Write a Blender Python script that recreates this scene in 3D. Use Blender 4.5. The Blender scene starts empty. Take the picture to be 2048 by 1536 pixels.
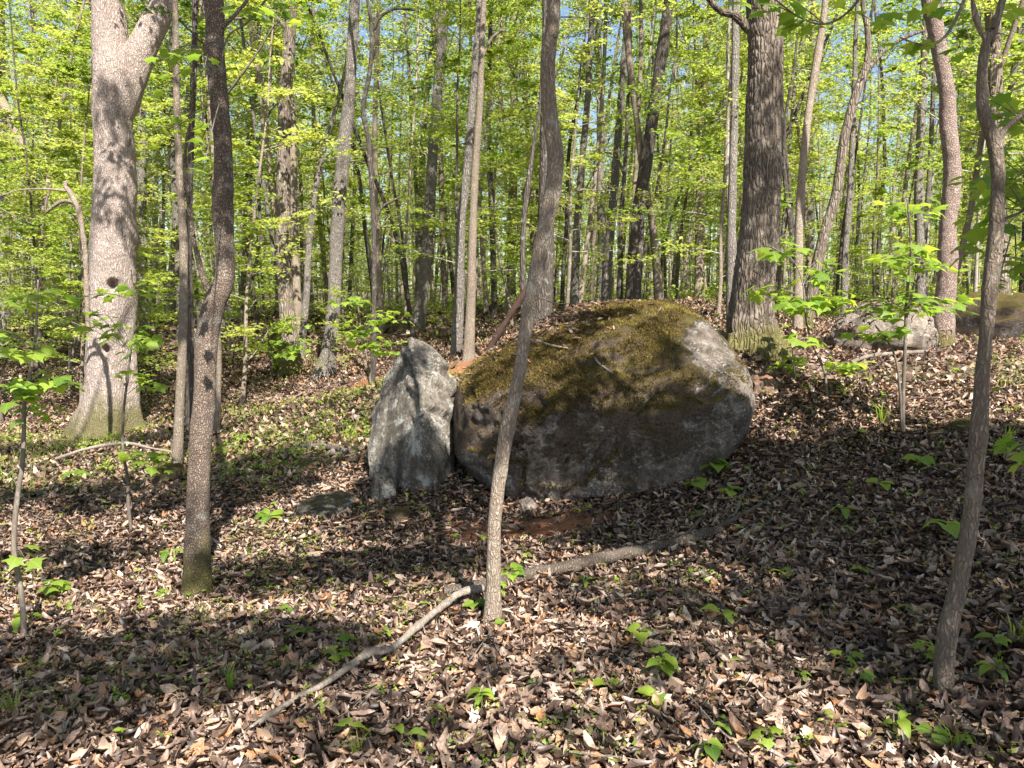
import bpy, math, random
import numpy as np
R = math.radians
rng = np.random.default_rng(7)
random.seed(7)
sc = bpy.context.scene
col = sc.collection

# ------------------------------------------------------------------ camera, sky, sun, exposure
CAM = np.array((0.0, 0.0, 1.55)); F = 1536.0; TH = math.atan(168 / F)
cam = bpy.data.objects.new('camera', bpy.data.cameras.new('camera')); col.objects.link(cam)
cam.location = CAM; cam.rotation_euler = (R(90) - TH, 0, 0)
cam.data.lens = 27.0; cam.data.sensor_width = 36; cam.data.clip_end = 600; cam.data.clip_start = 0.05
sc.camera = cam
SUN_EL, SUN_AZ = 48.0, 22.0            # azimuth from behind the camera, towards its right
S = np.array((math.sin(R(SUN_AZ)) * math.cos(R(SUN_EL)), -math.cos(R(SUN_AZ)) * math.cos(R(SUN_EL)), math.sin(R(SUN_EL))))
w = bpy.data.worlds.new('World'); sc.world = w; w.use_nodes = True
nt = w.node_tree; nt.nodes.clear()
sky = nt.nodes.new('ShaderNodeTexSky'); sky.sky_type = 'NISHITA'; sky.sun_disc = False
sky.sun_elevation = R(SUN_EL); sky.sun_rotation = math.atan2(S[0], S[1])
bg = nt.nodes.new('ShaderNodeBackground'); bg.inputs[1].default_value = 0.066
wo = nt.nodes.new('ShaderNodeOutputWorld')
nt.links.new(sky.outputs[0], bg.inputs[0]); nt.links.new(bg.outputs[0], wo.inputs[0])
sun = bpy.data.objects.new('sun', bpy.data.lights.new('sun', 'SUN')); col.objects.link(sun)
sun.data.energy = 5.0; sun.data.angle = R(0.5); sun.data.color = (1.0, 0.95, 0.87)
from mathutils import Vector
sun.rotation_euler = Vector(S).to_track_quat('Z', 'Y').to_euler()
sc.view_settings.view_transform = 'Standard'; sc.view_settings.look = 'None'
sc.view_settings.exposure = 1.68; sc.view_settings.gamma = 1; sc.view_settings.use_curve_mapping = False
sc.cycles.max_bounces = 6; sc.cycles.diffuse_bounces = 3; sc.cycles.glossy_bounces = 2; sc.cycles.transmission_bounces = 3

# ------------------------------------------------------------------ numpy helpers
def P(px, py, d):
    "world point seen at photo pixel (px,py) at distance d (metres along Y)"
    a = (px - 1024) / F; b = (768 - py) / F
    dy = math.cos(TH) + b * math.sin(TH); dz = -math.sin(TH) + b * math.cos(TH)
    return np.array((a * d / dy, d, CAM[2] + dz * d / dy))
def hash3(ix, iy, iz, s=0):
    h = (ix * 374761393 + iy * 668265263 + iz * 1274126177 + s * 974711) & 0x7fffffff
    h = ((h ^ (h >> 13)) * 1103515245) & 0x7fffffff
    return ((h ^ (h >> 16)) & 0xffff) / 65535.0
def noise3(p, s=0):
    p = np.asarray(p, float); i = np.floor(p).astype(np.int64); f = p - i; f = f * f * (3 - 2 * f)
    out = 0
    for dx in (0, 1):
        for dy in (0, 1):
            for dz in (0, 1):
                wgt = (f[..., 0] if dx else 1 - f[..., 0]) * (f[..., 1] if dy else 1 - f[..., 1]) * (f[..., 2] if dz else 1 - f[..., 2])
                out = out + wgt * hash3(i[..., 0] + dx, i[..., 1] + dy, i[..., 2] + dz, s)
    return out * 2 - 1
def fbm(p, oct=4, s=0):
    p = np.asarray(p, float); a = 1; o = 0; t = 0
    for k in range(oct):
        o = o + a * noise3(p * 2 ** k + k * 17.3, s + k); t += a; a *= .5
    return o / t
def cell2(u, v, per, s=0):
    "F1 and F2 of a cellular pattern, wrapping in u after per cells"
    iu = np.floor(u).astype(np.int64); iv = np.floor(v).astype(np.int64)
    f1 = np.full(u.shape, 9.0); f2 = np.full(u.shape, 9.0)
    for a in (-1, 0, 1):
        for b in (-1, 0, 1):
            cu = iu + a; cv = iv + b; k = cu % per
            x = cu + .15 + .7 * hash3(k, cv, k * 0, s); y = cv + .15 + .7 * hash3(k, cv, k * 0 + 5, s)
            d = np.hypot(u - x, v - y)
            f2 = np.minimum(f2, np.maximum(d, f1)); f1 = np.minimum(f1, d)
    return f1, f2
def smooth(x, a, b):
    t = np.clip((x - a) / (b - a), 0, 1); return t * t * (3 - 2 * t)

# ------------------------------------------------------------------ mesh helpers
def mk_mesh(name, V, Fc, mat=None, smooth_sh=True, attrs=None):
    "V (n,3); Fc = array (m,k) or list of such arrays"
    me = bpy.data.meshes.new(name)
    if isinstance(Fc, np.ndarray): Fc = [Fc]
    Fc = [f for f in Fc if len(f)]
    V = np.asarray(V, np.float32)
    me.vertices.add(len(V)); me.vertices.foreach_set('co', V.ravel())
    nl = sum(f.size for f in Fc); nf = sum(len(f) for f in Fc)
    me.loops.add(nl); me.loops.foreach_set('vertex_index', np.concatenate([f.ravel() for f in Fc]).astype(np.int32))
    tot = np.concatenate([np.full(len(f), f.shape[1]) for f in Fc]).astype(np.int32)
    me.polygons.add(nf); me.polygons.foreach_set('loop_start', (np.cumsum(tot) - tot).astype(np.int32))
    me.polygons.foreach_set('loop_total', tot)
    me.polygons.foreach_set('use_smooth', np.full(nf, smooth_sh))
    for k, a in (attrs or {}).items():
        at = me.attributes.new(k, 'FLOAT', 'POINT'); at.data.foreach_set('value', np.asarray(a, np.float32))
    me.update(calc_edges=True); me.validate()
    if mat: me.materials.append(mat)
    return me
def obj(name, me, parent=None, loc=(0, 0, 0), rot=(0, 0, 0), scale=1):
    o = bpy.data.objects.new(name, me); col.objects.link(o); o.location = loc; o.rotation_euler = rot
    o.scale = (scale,) * 3 if np.isscalar(scale) else scale
    if parent: o.parent = parent
    return o
def tag(o, label=None, cat=None, group=None, kind=None):
    for k, v in (('label', label), ('category', cat), ('group', group), ('kind', kind)):
        if v: o[k] = v
    return o
def thing(name, label, cat, loc=(0, 0, 0), group=None, rot=(0, 0, 0), scale=1):
    return tag(obj(name, None, None, loc, rot, scale), label, cat, group)
class Buf:
    def __init__(s): s.V = []; s.Q = []; s.T = []; s.A = []; s.n = 0
    def add(s, V, Q=None, T=None, A=0.0):
        V = np.asarray(V).reshape(-1, 3)
        if Q is not None and len(Q): s.Q.append(np.asarray(Q) + s.n)
        if T is not None and len(T): s.T.append(np.asarray(T) + s.n)
        s.V.append(V); s.A.append(np.broadcast_to(A, (len(V),)).astype(float)); s.n += len(V)
    def mesh(s, name, mat, sm=True):
        Fc = ([np.concatenate(s.Q)] if s.Q else []) + ([np.concatenate(s.T)] if s.T else [])
        return mk_mesh(name, np.concatenate(s.V), Fc, mat, sm, {'tint': np.concatenate(s.A)})
def spline(pts, n):
    "Catmull-Rom through rows of pts (any columns), n samples"
    p = np.asarray(pts, float)
    if len(p) == 2: return p[0] + (p[1] - p[0]) * np.linspace(0, 1, n)[:, None]
    L = np.r_[0, np.cumsum(np.linalg.norm(np.diff(p[:, :3], axis=0), axis=1))]
    q = np.vstack([2 * p[0] - p[1], p, 2 * p[-1] - p[-2]])
    t = np.linspace(0, L[-1], n); k = np.clip(np.searchsorted(L, t, 'right') - 1, 0, len(p) - 2)
    u = ((t - L[k]) / (L[k + 1] - L[k]))[:, None]
    a, b, c, d = q[k], q[k + 1], q[k + 2], q[k + 3]
    return .5 * (2 * b + (c - a) * u + (2 * a - 5 * b + 4 * c - d) * u ** 2 + (3 * b - a - 3 * c + d) * u ** 3)
def tube_vf(pr, seg, disp=None, cap=True):
    "pr rows x y z r -> verts, quads; disp(pos, theta, s, r) gives radial offset"
    c = pr[:, :3]; n = len(c); T = np.gradient(c, axis=0); T /= np.linalg.norm(T, axis=1)[:, None] + 1e-9
    ref = np.array((1., 0, 0)) if abs(T[0][0]) < .8 else np.array((0, 1., 0))
    A = np.cross(T, np.cross(ref, T)); A = np.empty_like(T); a = ref
    for i in range(n):
        a = a - T[i] * a.dot(T[i]); a = a / (np.linalg.norm(a) + 1e-9); A[i] = a
    B = np.cross(T, A)
    th = np.arange(seg) / seg * 2 * math.pi
    dirs = A[:, None] * np.cos(th)[None, :, None] + B[:, None] * np.sin(th)[None, :, None]
    s = np.r_[0, np.cumsum(np.linalg.norm(np.diff(c, axis=0), axis=1))]
    r = np.repeat(pr[:, 3][:, None], seg, 1)
    if disp is not None: r = r + disp(c[:, None] + dirs * r[..., None], np.broadcast_to(th, r.shape), np.broadcast_to(s[:, None], r.shape), r)
    V = (c[:, None] + dirs * r[..., None]).reshape(-1, 3)
    i, j = np.meshgrid(np.arange(n - 1), np.arange(seg), indexing='ij'); j2 = (j + 1) % seg
    Q = np.stack([i * seg + j, i * seg + j2, (i + 1) * seg + j2, (i + 1) * seg + j], -1).reshape(-1, 4)
    if cap:
        V = np.vstack([V, c[-1] + T[-1] * pr[-1, 3] * .6]); k = np.arange(seg)
        Tt = np.stack([(n - 1) * seg + k, (n - 1) * seg + (k + 1) % seg, np.full(seg, n * seg)], -1)
        return V, Q, Tt
    return V, Q, np.zeros((0, 3), int)

# ------------------------------------------------------------------ terrain
ctrl = [(-3, 0, -.3), (0, 0, 0), (3, 0, .32), (-4, -4, -.35), (0, -4, 0), (4, -4, .4), (-2.5, 2.5, -.24), (0, 2.5, 0), (2.2, 2.4, .24),
        (-14, 0, -.7), (14, 0, 1.3), (-14, 10, -.4), (14, 10, 1.3), (0, -16, 0), (-30, 25, .6), (30, 25, 2.2),
        (-25, 42, 1.0), (0, 42, 1.4), (25, 42, 2.1), (-50, 90, 1.8), (0, 90, 2.2), (50, 90, 3), (-10, 28, .95), (10, 28, 1.6),
        (60, 0, 3), (-60, 0, -1), (0, -60, 0), (-90, 130, 3), (90, 130, 4), (0, 140, 3)]
for q in [(395, 1190, 4.5), (985, 1250, 3.65), (1885, 1400, 2.7), (45, 1280, 4.0), (1100, 1010, 5.75), (790, 975, 6.3), (1400, 910, 6.0),
          (1480, 830, 6.4), (1500, 730, 7.2), (1505, 692, 8.0), (1700, 700, 8.5), (1885, 690, 8.5), (2048, 760, 7), (2048, 690, 10),
          (1805, 870, 5.7), (1650, 770, 7), (2048, 900, 5), (2048, 1100, 3.8), (1600, 1100, 4.3), (1300, 1100, 4.6), (2048, 1400, 2.65),
          (215, 868, 10.5), (350, 930, 8), (0, 900, 9.5), (0, 1050, 6.3), (600, 1000, 6.4), (436, 850, 9.5), (560, 880, 8.5), (650, 800, 11),
          (650, 750, 13.5), (745, 770, 11.5), (150, 680, 18), (0, 650, 24), (915, 705, 13), (840, 660, 17), (1083, 655, 11),
          (1150, 625, 18), (1265, 612, 14), (1595, 660, 11.5), (1465, 640, 11.5), (1840, 612, 18), (1315, 604, 18)]:
    ctrl.append(tuple(P(*q)))
ctrl = np.array(ctrl)
def _phi(r2): return np.where(r2 > 1e-12, r2 * np.log(r2 + 1e-12), 0)
n_ = len(ctrl); K = _phi(((ctrl[:, None, :2] - ctrl[None, :, :2]) ** 2).sum(-1)) + np.eye(n_) * .12
Pm = np.c_[np.ones(n_), ctrl[:, :2]]
coef = np.linalg.solve(np.block([[K, Pm], [Pm.T, np.zeros((3, 3))]]), np.r_[ctrl[:, 2], 0, 0, 0])
def gz(x, y, detail=True):
    x = np.asarray(x, float); y = np.asarray(y, float); shp = x.shape; xf = x.ravel(); yf = y.ravel(); o = np.empty(len(xf))
    for i in range(0, len(xf), 40000):
        a = xf[i:i + 40000]; b = yf[i:i + 40000]
        o[i:i + 40000] = _phi((a[:, None] - ctrl[:, 0]) ** 2 + (b[:, None] - ctrl[:, 1]) ** 2) @ coef[:n_] + coef[n_] + coef[n_ + 1] * a + coef[n_ + 2] * b
    if detail:
        p = np.stack([xf, yf, xf * 0], -1)
        o += .035 * fbm(p * 1.3, 3, 3) + .012 * fbm(p * 6, 2, 9)
        dd = np.hypot((xf + 2.9) / 1.5, (yf - 12.0) / .8); o -= .22 * (1 - smooth(dd, .4, 1.1))     # washed-out gully left of the rocks
        dd = np.hypot((xf + .3) / .9, (yf - 9.8) / .7); o -= .18 * (1 - smooth(dd, .4, 1.1))
    return o.reshape(shp)
def G(px, py, lo=1.2, hi=60):
    "point of the ground seen at a photo pixel"
    d = np.geomspace(lo, hi, 700); p = np.array([P(px, py, k) for k in d]); h = p[:, 2] - gz(p[:, 0], p[:, 1])
    k = np.argmax(h < 0) if (h < 0).any() else len(d) - 1
    return np.array((p[k, 0], p[k, 1], float(gz(p[k, 0], p[k, 1]))))
def clay(x, y):
    p = np.stack([x, y, x * 0], -1); n = .35 * fbm(p * 2.5, 3, 21)
    m = 0
    for cx, cy, rx, ry in ((-2.5, 12.4, .55, .3), (-.35, 10.1, .7, .5), (.15, 5.25, .8, .3), (-4.9, 9.5, .7, .3)):
        m = np.maximum(m, 1 - smooth(np.hypot((x - cx) / rx, (y - cy) / ry) + n, .6, 1.1))
    return m

# ------------------------------------------------------------------ materials
def mat(name, rough=.85, spec=.3):
    m = bpy.data.materials.new(name); m.use_nodes = True; t = m.node_tree; b = t.nodes['Principled BSDF']
    b.inputs['Roughness'].default_value = rough; b.inputs['Specular IOR Level'].default_value = spec
    return m, t, b
def N(t, typ, **kw):
    n = t.nodes.new(typ)
    for k, v in kw.items():
        if k in n.inputs: n.inputs[k].default_value = v
        else: setattr(n, k, v)
    return n
def ramp(t, src, stops, interp='LINEAR'):
    r = t.nodes.new('ShaderNodeValToRGB'); e = r.color_ramp; e.interpolation = interp
    while len(e.elements) < len(stops): e.elements.new(.5)
    for el, (p, c) in zip(e.elements, stops): el.position = p; el.color = (*c, 1) if len(c) == 3 else c
    if src is not None: t.links.new(src, r.inputs[0])
    return r.outputs[0]
def g3(v): return (v, v, v)
def coords(t, scale=(1, 1, 1), world=False):
    if world: c = t.nodes.new('ShaderNodeNewGeometry').outputs['Position']
    else: c = t.nodes.new('ShaderNodeTexCoord').outputs['Object']
    mp = t.nodes.new('ShaderNodeMapping'); mp.inputs['Scale'].default_value = scale; t.links.new(c, mp.inputs[0]); return mp.outputs[0]
def tex_noise(t, vec, scale, detail=4, rough=.55, dist=0):
    n = N(t, 'ShaderNodeTexNoise'); n.inputs['Scale'].default_value = scale; n.inputs['Detail'].default_value = detail
    n.inputs['Roughness'].default_value = rough; n.inputs['Distortion'].default_value = dist; t.links.new(vec, n.inputs['Vector']); return n.outputs['Fac']
def tex_vor(t, vec, scale, feature='DISTANCE_TO_EDGE'):
    n = t.nodes.new('ShaderNodeTexVoronoi'); n.feature = feature; n.inputs['Scale'].default_value = scale; t.links.new(vec, n.inputs['Vector']); return n.outputs[0]
def mixc(t, f, a, b, mode='MIX'):
    m = t.nodes.new('ShaderNodeMix'); m.data_type = 'RGBA'; m.blend_type = mode
    for s, v in ((m.inputs[0], f), (m.inputs[6], a), (m.inputs[7], b)):
        if hasattr(v, 'links'): t.links.new(v, s)
        else: s.default_value = v if not isinstance(v, tuple) else ((*v, 1) if len(v) == 3 else v)
    return m.outputs[2]
def mth(t, op, a, b=None):
    m = t.nodes.new('ShaderNodeMath'); m.operation = op
    for i, v in enumerate((a, b)):
        if v is None: continue
        if hasattr(v, 'links'): t.links.new(v, m.inputs[i])
        else: m.inputs[i].default_value = v
    return m.outputs[0]
def bump(t, b, h, dist=.01, strength=1.0):
    n = t.nodes.new('ShaderNodeBump'); n.inputs['Strength'].default_value = strength; n.inputs['Distance'].default_value = dist
    t.links.new(h, n.inputs['Height']); t.links.new(n.outputs[0], b.inputs['Normal'])

def bark(name, dark, mid, pale, kind='furrow', sc_=1.0, moss=0.0, dist=.012):
    m, t, b = mat(name, .9, .2)
    warp = tex_noise(t, coords(t), 6 * sc_, 3)
    if kind == 'block':
        v0 = coords(t, (1, 1, .6)); nz_ = N(t, 'ShaderNodeTexNoise'); nz_.inputs['Scale'].default_value = 22; nz_.inputs['Detail'].default_value = 4; t.links.new(coords(t), nz_.inputs['Vector'])
        s0 = t.nodes.new('ShaderNodeVectorMath'); s0.operation = 'SCALE'; s0.inputs['Scale'].default_value = .035; t.links.new(nz_.outputs['Color'], s0.inputs[0]); a0 = t.nodes.new('ShaderNodeVectorMath'); a0.operation = 'ADD'
        t.links.new(v0, a0.inputs[0]); t.links.new(s0.outputs[0], a0.inputs[1]); v = a0.outputs[0]; e = tex_vor(t, v, 42 * sc_); e = mth(t, 'ADD', mth(t, 'MULTIPLY', e, .75), mth(t, 'MULTIPLY', mth(t, 'SUBTRACT', tex_noise(t, v0, 60, 5, .75), .42), .35)); h = ramp(t, e, [(0, g3(0)), (.16, g3(.8)), (.5, g3(1))]); sel = e
        c = ramp(t, e, [(0, dark), (.10, mid), (.35, pale)])
    elif kind == 'furrow':
        v = coords(t, (1, 1, .16)); n = t.nodes.new('ShaderNodeVectorMath'); n.operation = 'ADD'
        wv = N(t, 'ShaderNodeTexNoise'); wv.inputs['Scale'].default_value = 7 * sc_; t.links.new(coords(t, (1, 1, .5)), wv.inputs['Vector'])
        sv = t.nodes.new('ShaderNodeVectorMath'); sv.operation = 'SCALE'; sv.inputs['Scale'].default_value = .07 / sc_; t.links.new(wv.outputs['Color'], sv.inputs[0])
        t.links.new(v, n.inputs[0]); t.links.new(sv.outputs[0], n.inputs[1])
        e = tex_vor(t, n.outputs[0], 34 * sc_); h = ramp(t, e, [(0, g3(0)), (.2, g3(.75)), (.5, g3(1))])
        c = ramp(t, e, [(0, dark), (.12, mid), (.4, pale)])
    elif kind == 'plates':
        v = coords(t, (1, 1, .22)); nn = N(t, 'ShaderNodeTexNoise'); nn.inputs['Scale'].default_value = 12; nn.inputs['Detail'].default_value = 4; t.links.new(coords(t), nn.inputs['Vector'])
        sv = t.nodes.new('ShaderNodeVectorMath'); sv.operation = 'SCALE'; sv.inputs['Scale'].default_value = .05; t.links.new(nn.outputs['Color'], sv.inputs[0])
        ad = t.nodes.new('ShaderNodeVectorMath'); ad.operation = 'ADD'; t.links.new(v, ad.inputs[0]); t.links.new(sv.outputs[0], ad.inputs[1])
        e = tex_vor(t, ad.outputs[0], 38 * sc_); e2 = tex_noise(t, coords(t, (1, 1, .3)), 70, 6, .75, 1.0); e = mth(t, 'ADD', mth(t, 'MULTIPLY', e, .8), mth(t, 'MULTIPLY', e2, .55))
        h = ramp(t, e, [(.15, g3(0)), (.55, g3(1))]); c = ramp(t, e, [(.22, dark), (.34, mid), (.55, pale)])
    else:
        e = tex_noise(t, coords(t, (1, 1, .22)), 38 * sc_, 6, .65, .6); h = e
        c = ramp(t, e, [(.3, dark), (.5, mid), (.68, pale)])
    big = tex_noise(t, coords(t, (1, 1, .5)), 3.2, 5, .6, .3)
    rs = tex_noise(t, coords(t, (1, 1, .4)), 5.5, 5, .7, .5); c = mixc(t, ramp(t, rs, [(.5, g3(0)), (.66, g3(.6))]), c, mixc(t, .5, dark, mid))
    c = mixc(t, ramp(t, big, [(.35, g3(0)), (.7, g3(.55))]), c, pale)
    fine = tex_noise(t, coords(t, (1, 1, .6)), 160, 4, .7)
    c = mixc(t, .35, c, mixc(t, fine, dark, pale))
    lich = tex_noise(t, coords(t), 11, 5, .65)
    c = mixc(t, ramp(t, lich, [(.56, g3(0)), (.68, g3(.5))]), c, (.40, .40, .35))
    if moss:
        z = t.nodes.new('ShaderNodeSeparateXYZ'); t.links.new(t.nodes.new('ShaderNodeTexCoord').outputs['Object'], z.inputs[0])
        mz = mth(t, 'SUBTRACT', 1.0, mth(t, 'DIVIDE', z.outputs[2], moss))
        f = ramp(t, mth(t, 'ADD', mz, mth(t, 'MULTIPLY', mth(t, 'SUBTRACT', big, .5), 1.6)), [(.25, g3(0)), (.7, g3(.85))])
        c = mixc(t, f, c, (.13, .12, .035))
    oi = t.nodes.new('ShaderNodeObjectInfo'); var = ramp(t, oi.outputs['Random'], [(0, (.72, .70, .68)), (1, (1.15, 1.12, 1.1))])
    c = mixc(t, 1.0, c, var, 'MULTIPLY')
    t.links.new(c, b.inputs['Base Color'])
    hh = mth(t, 'ADD', h, mth(t, 'MULTIPLY', fine, .35)); bump(t, b, hh, dist)
    return m
M = {}
M['block'] = bark('blocky_bark', (.045, .032, .025), (.11, .08, .062), (.38, .30, .245), 'block', 2.1, .6, .008)
M['block_red'] = bark('reddish_blocky_bark', (.05, .03, .022), (.20, .145, .12), (.44, .345, .30), 'block', 1.6, .3, .012)
M['oak'] = bark('shaggy_pale_oak_bark', (.10, .072, .058), (.42, .33, .285), (.66, .57, .52), 'plates', 1.0, .8, .02)
M['furrow'] = bark('furrowed_bark', (.04, .03, .022), (.14, .108, .082), (.31, .26, .215), 'furrow', .9, .45, .02)
M['smooth'] = bark('smooth_lichened_bark', (.075, .058, .045), (.20, .15, .11), (.42, .355, .285), 'plates', 2.0, 0, .010)
M['grey'] = bark('grey_ridged_bark', (.07, .06, .052), (.17, .15, .13), (.36, .33, .295), 'plates', 1.1, 0, .03)
M['dark'] = bark('dark_bark', (.022, .018, .015), (.065, .052, .045), (.15, .13, .115), 'furrow', 1.1, 0, .012)
M['fartwig'] = bark('pale_twig_bark', (.10, .085, .07), (.24, .21, .18), (.40, .37, .33), 'flake', 2, 0, .003)
M['twig'] = bark('twig_bark', (.05, .04, .032), (.12, .10, .08), (.22, .19, .16), 'flake', 2, 0, .003)
M['deadwood'] = bark('weathered_dead_wood', (.05, .04, .03), (.19, .155, .125), (.37, .325, .28), 'flake', 1.4, 0, .014)
M['rotlog'] = bark('rotting_log_bark', (.03, .024, .018), (.10, .078, .06), (.22, .18, .145), 'plates', 1.6, 0, .012)
M['redwood'] = bark('rotten_red_wood', (.018, .010, .008), (.05, .027, .021), (.09, .055, .042), 'flake', 2, 0, .006)

def leafmat(name, stops, trans=.5, tstops=None, gloss=.35, vary=.5, blotch=0):
    m = bpy.data.materials.new(name); m.use_nodes = True; t = m.node_tree; t.nodes.clear()
    at = t.nodes.new('ShaderNodeAttribute'); at.attribute_name = 'tint'
    oi = t.nodes.new('ShaderNodeObjectInfo')
    f = mth(t, 'ADD', at.outputs['Fac'], mth(t, 'MULTIPLY', mth(t, 'SUBTRACT', oi.outputs['Random'], .5), vary))
    c = ramp(t, f, stops); c2 = ramp(t, f, tstops or stops)
    nz = tex_noise(t, coords(t), 60, 3); c = mixc(t, .4, c, mixc(t, nz, (0, 0, 0), (1, 1, 1)), 'OVERLAY')
    if blotch:
        v = coords(t); b1 = ramp(t, tex_noise(t, v, 95, 4, .7), [(.38, g3(.25)), (.52, g3(.95)), (.68, g3(1.35))]); b2 = ramp(t, tex_noise(t, v, 320, 2, .6), [(.35, g3(.6)), (.6, g3(1.1))])
        c = mixc(t, blotch, c, mixc(t, 1.0, mixc(t, 1.0, c, b1, 'MULTIPLY'), b2, 'MULTIPLY'))
    d = t.nodes.new('ShaderNodeBsdfPrincipled'); d.inputs['Roughness'].default_value = .45; d.inputs['Specular IOR Level'].default_value = gloss
    tr = t.nodes.new('ShaderNodeBsdfTranslucent'); mx = t.nodes.new('ShaderNodeMixShader'); mx.inputs[0].default_value = trans
    o = t.nodes.new('ShaderNodeOutputMaterial')
    t.links.new(c, d.inputs['Base Color']); t.links.new(c2, tr.inputs[0]); t.links.new(d.outputs[0], mx.inputs[1]); t.links.new(tr.outputs[0], mx.inputs[2]); t.links.new(mx.outputs[0], o.inputs[0])
    return m
GREEN = [(0, (.06, .11, .02)), (.35, (.16, .225, .035)), (.7, (.25, .31, .05)), (1, (.36, .39, .08))]
GREENT = [(0, (.14, .27, .03)), (.35, (.40, .54, .06)), (.7, (.56, .66, .09)), (1, (.70, .74, .16))]
M['leaf'] = leafmat('spring_leaf', GREEN, .5, GREENT)
def veined(m):
    t = m.node_tree; sp = t.nodes.new('ShaderNodeSeparateXYZ'); t.links.new(t.nodes.new('ShaderNodeTexCoord').outputs['Object'], sp.inputs[0])
    ay = mth(t, 'ABSOLUTE', sp.outputs[1]); mid_ = mth(t, 'LESS_THAN', ay, .012)
    fr = mth(t, 'ABSOLUTE', mth(t, 'SUBTRACT', mth(t, 'FRACT', mth(t, 'MULTIPLY', mth(t, 'SUBTRACT', sp.outputs[0], mth(t, 'MULTIPLY', ay, .9)), 6.5)), .5)); side = mth(t, 'LESS_THAN', fr, .045)
    f = mth(t, 'MULTIPLY', mth(t, 'MAXIMUM', mid_, side), .45)
    for n in list(t.nodes):
        for inp in (([n.inputs['Base Color']] if n.type == 'BSDF_PRINCIPLED' else []) + ([n.inputs[0]] if n.type == 'BSDF_TRANSLUCENT' else [])):
            src = inp.links[0].from_socket; t.links.new(mixc(t, f, src, (.42, .52, .16)), inp)
    return m
M['leafnear'] = leafmat('maple_leaf', [(0, (.07, .15, .02)), (1, (.24, .33, .04))], .5, [(0, (.22, .42, .03)), (1, (.56, .68, .05))], .4)
DEAD = [(0, (.022, .014, .010)), (.22, (.075, .045, .032)), (.42, (.22, .145, .108)), (.6, (.36, .26, .20)), (.70, (.34, .165, .075)), (.82, (.46, .35, .26)), (1, (.58, .50, .42))]
veined(M['leafnear'])
M['dead'] = leafmat('dead_leaf', DEAD, .10, None, .45, .12, .55)

def ground_mat():
    m, t, b = mat('forest_soil', .95, .1)
    v = coords(t, world=True)
    vor = t.nodes.new('ShaderNodeTexVoronoi'); vor.inputs['Scale'].default_value = 16; t.links.new(v, vor.inputs['Vector'])
    sp = t.nodes.new('ShaderNodeSeparateColor'); t.links.new(vor.outputs['Color'], sp.inputs[0])
    litter = ramp(t, sp.outputs[0], [(0, (.04, .026, .02)), (.4, (.15, .10, .075)), (.7, (.27, .19, .145)), (1, (.38, .30, .24))])
    litter = mixc(t, ramp(t, tex_noise(t, v, 55, 5), [(.3, g3(.75)), (.6, g3(0))]), litter, (.05, .034, .026))
    soil = ramp(t, tex_noise(t, v, 9, 6, .7), [(.3, (.20, .075, .035)), (.7, (.38, .17, .085))])
    at = t.nodes.new('ShaderNodeAttribute'); at.attribute_name = 'clay'
    c = mixc(t, at.outputs['Fac'], litter, soil)
    gr = t.nodes.new('ShaderNodeAttribute'); gr.attribute_name = 'green'
    gn = mth(t, 'MULTIPLY', gr.outputs['Fac'], ramp(t, tex_noise(t, v, 5, 6, .75), [(.42, g3(0)), (.58, g3(1))]))
    c = mixc(t, gn, c, ramp(t, tex_noise(t, v, 40, 3), [(.3, (.05, .08, .015)), (.7, (.14, .19, .03))]))
    t.links.new(c, b.inputs['Base Color'])
    bump(t, b, mth(t, 'ADD', mth(t, 'MULTIPLY', tex_noise(t, v, 30, 6, .7), 1), mth(t, 'MULTIPLY', sp.outputs[1], .5)), .04)
    return m
M['ground'] = ground_mat()

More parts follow.
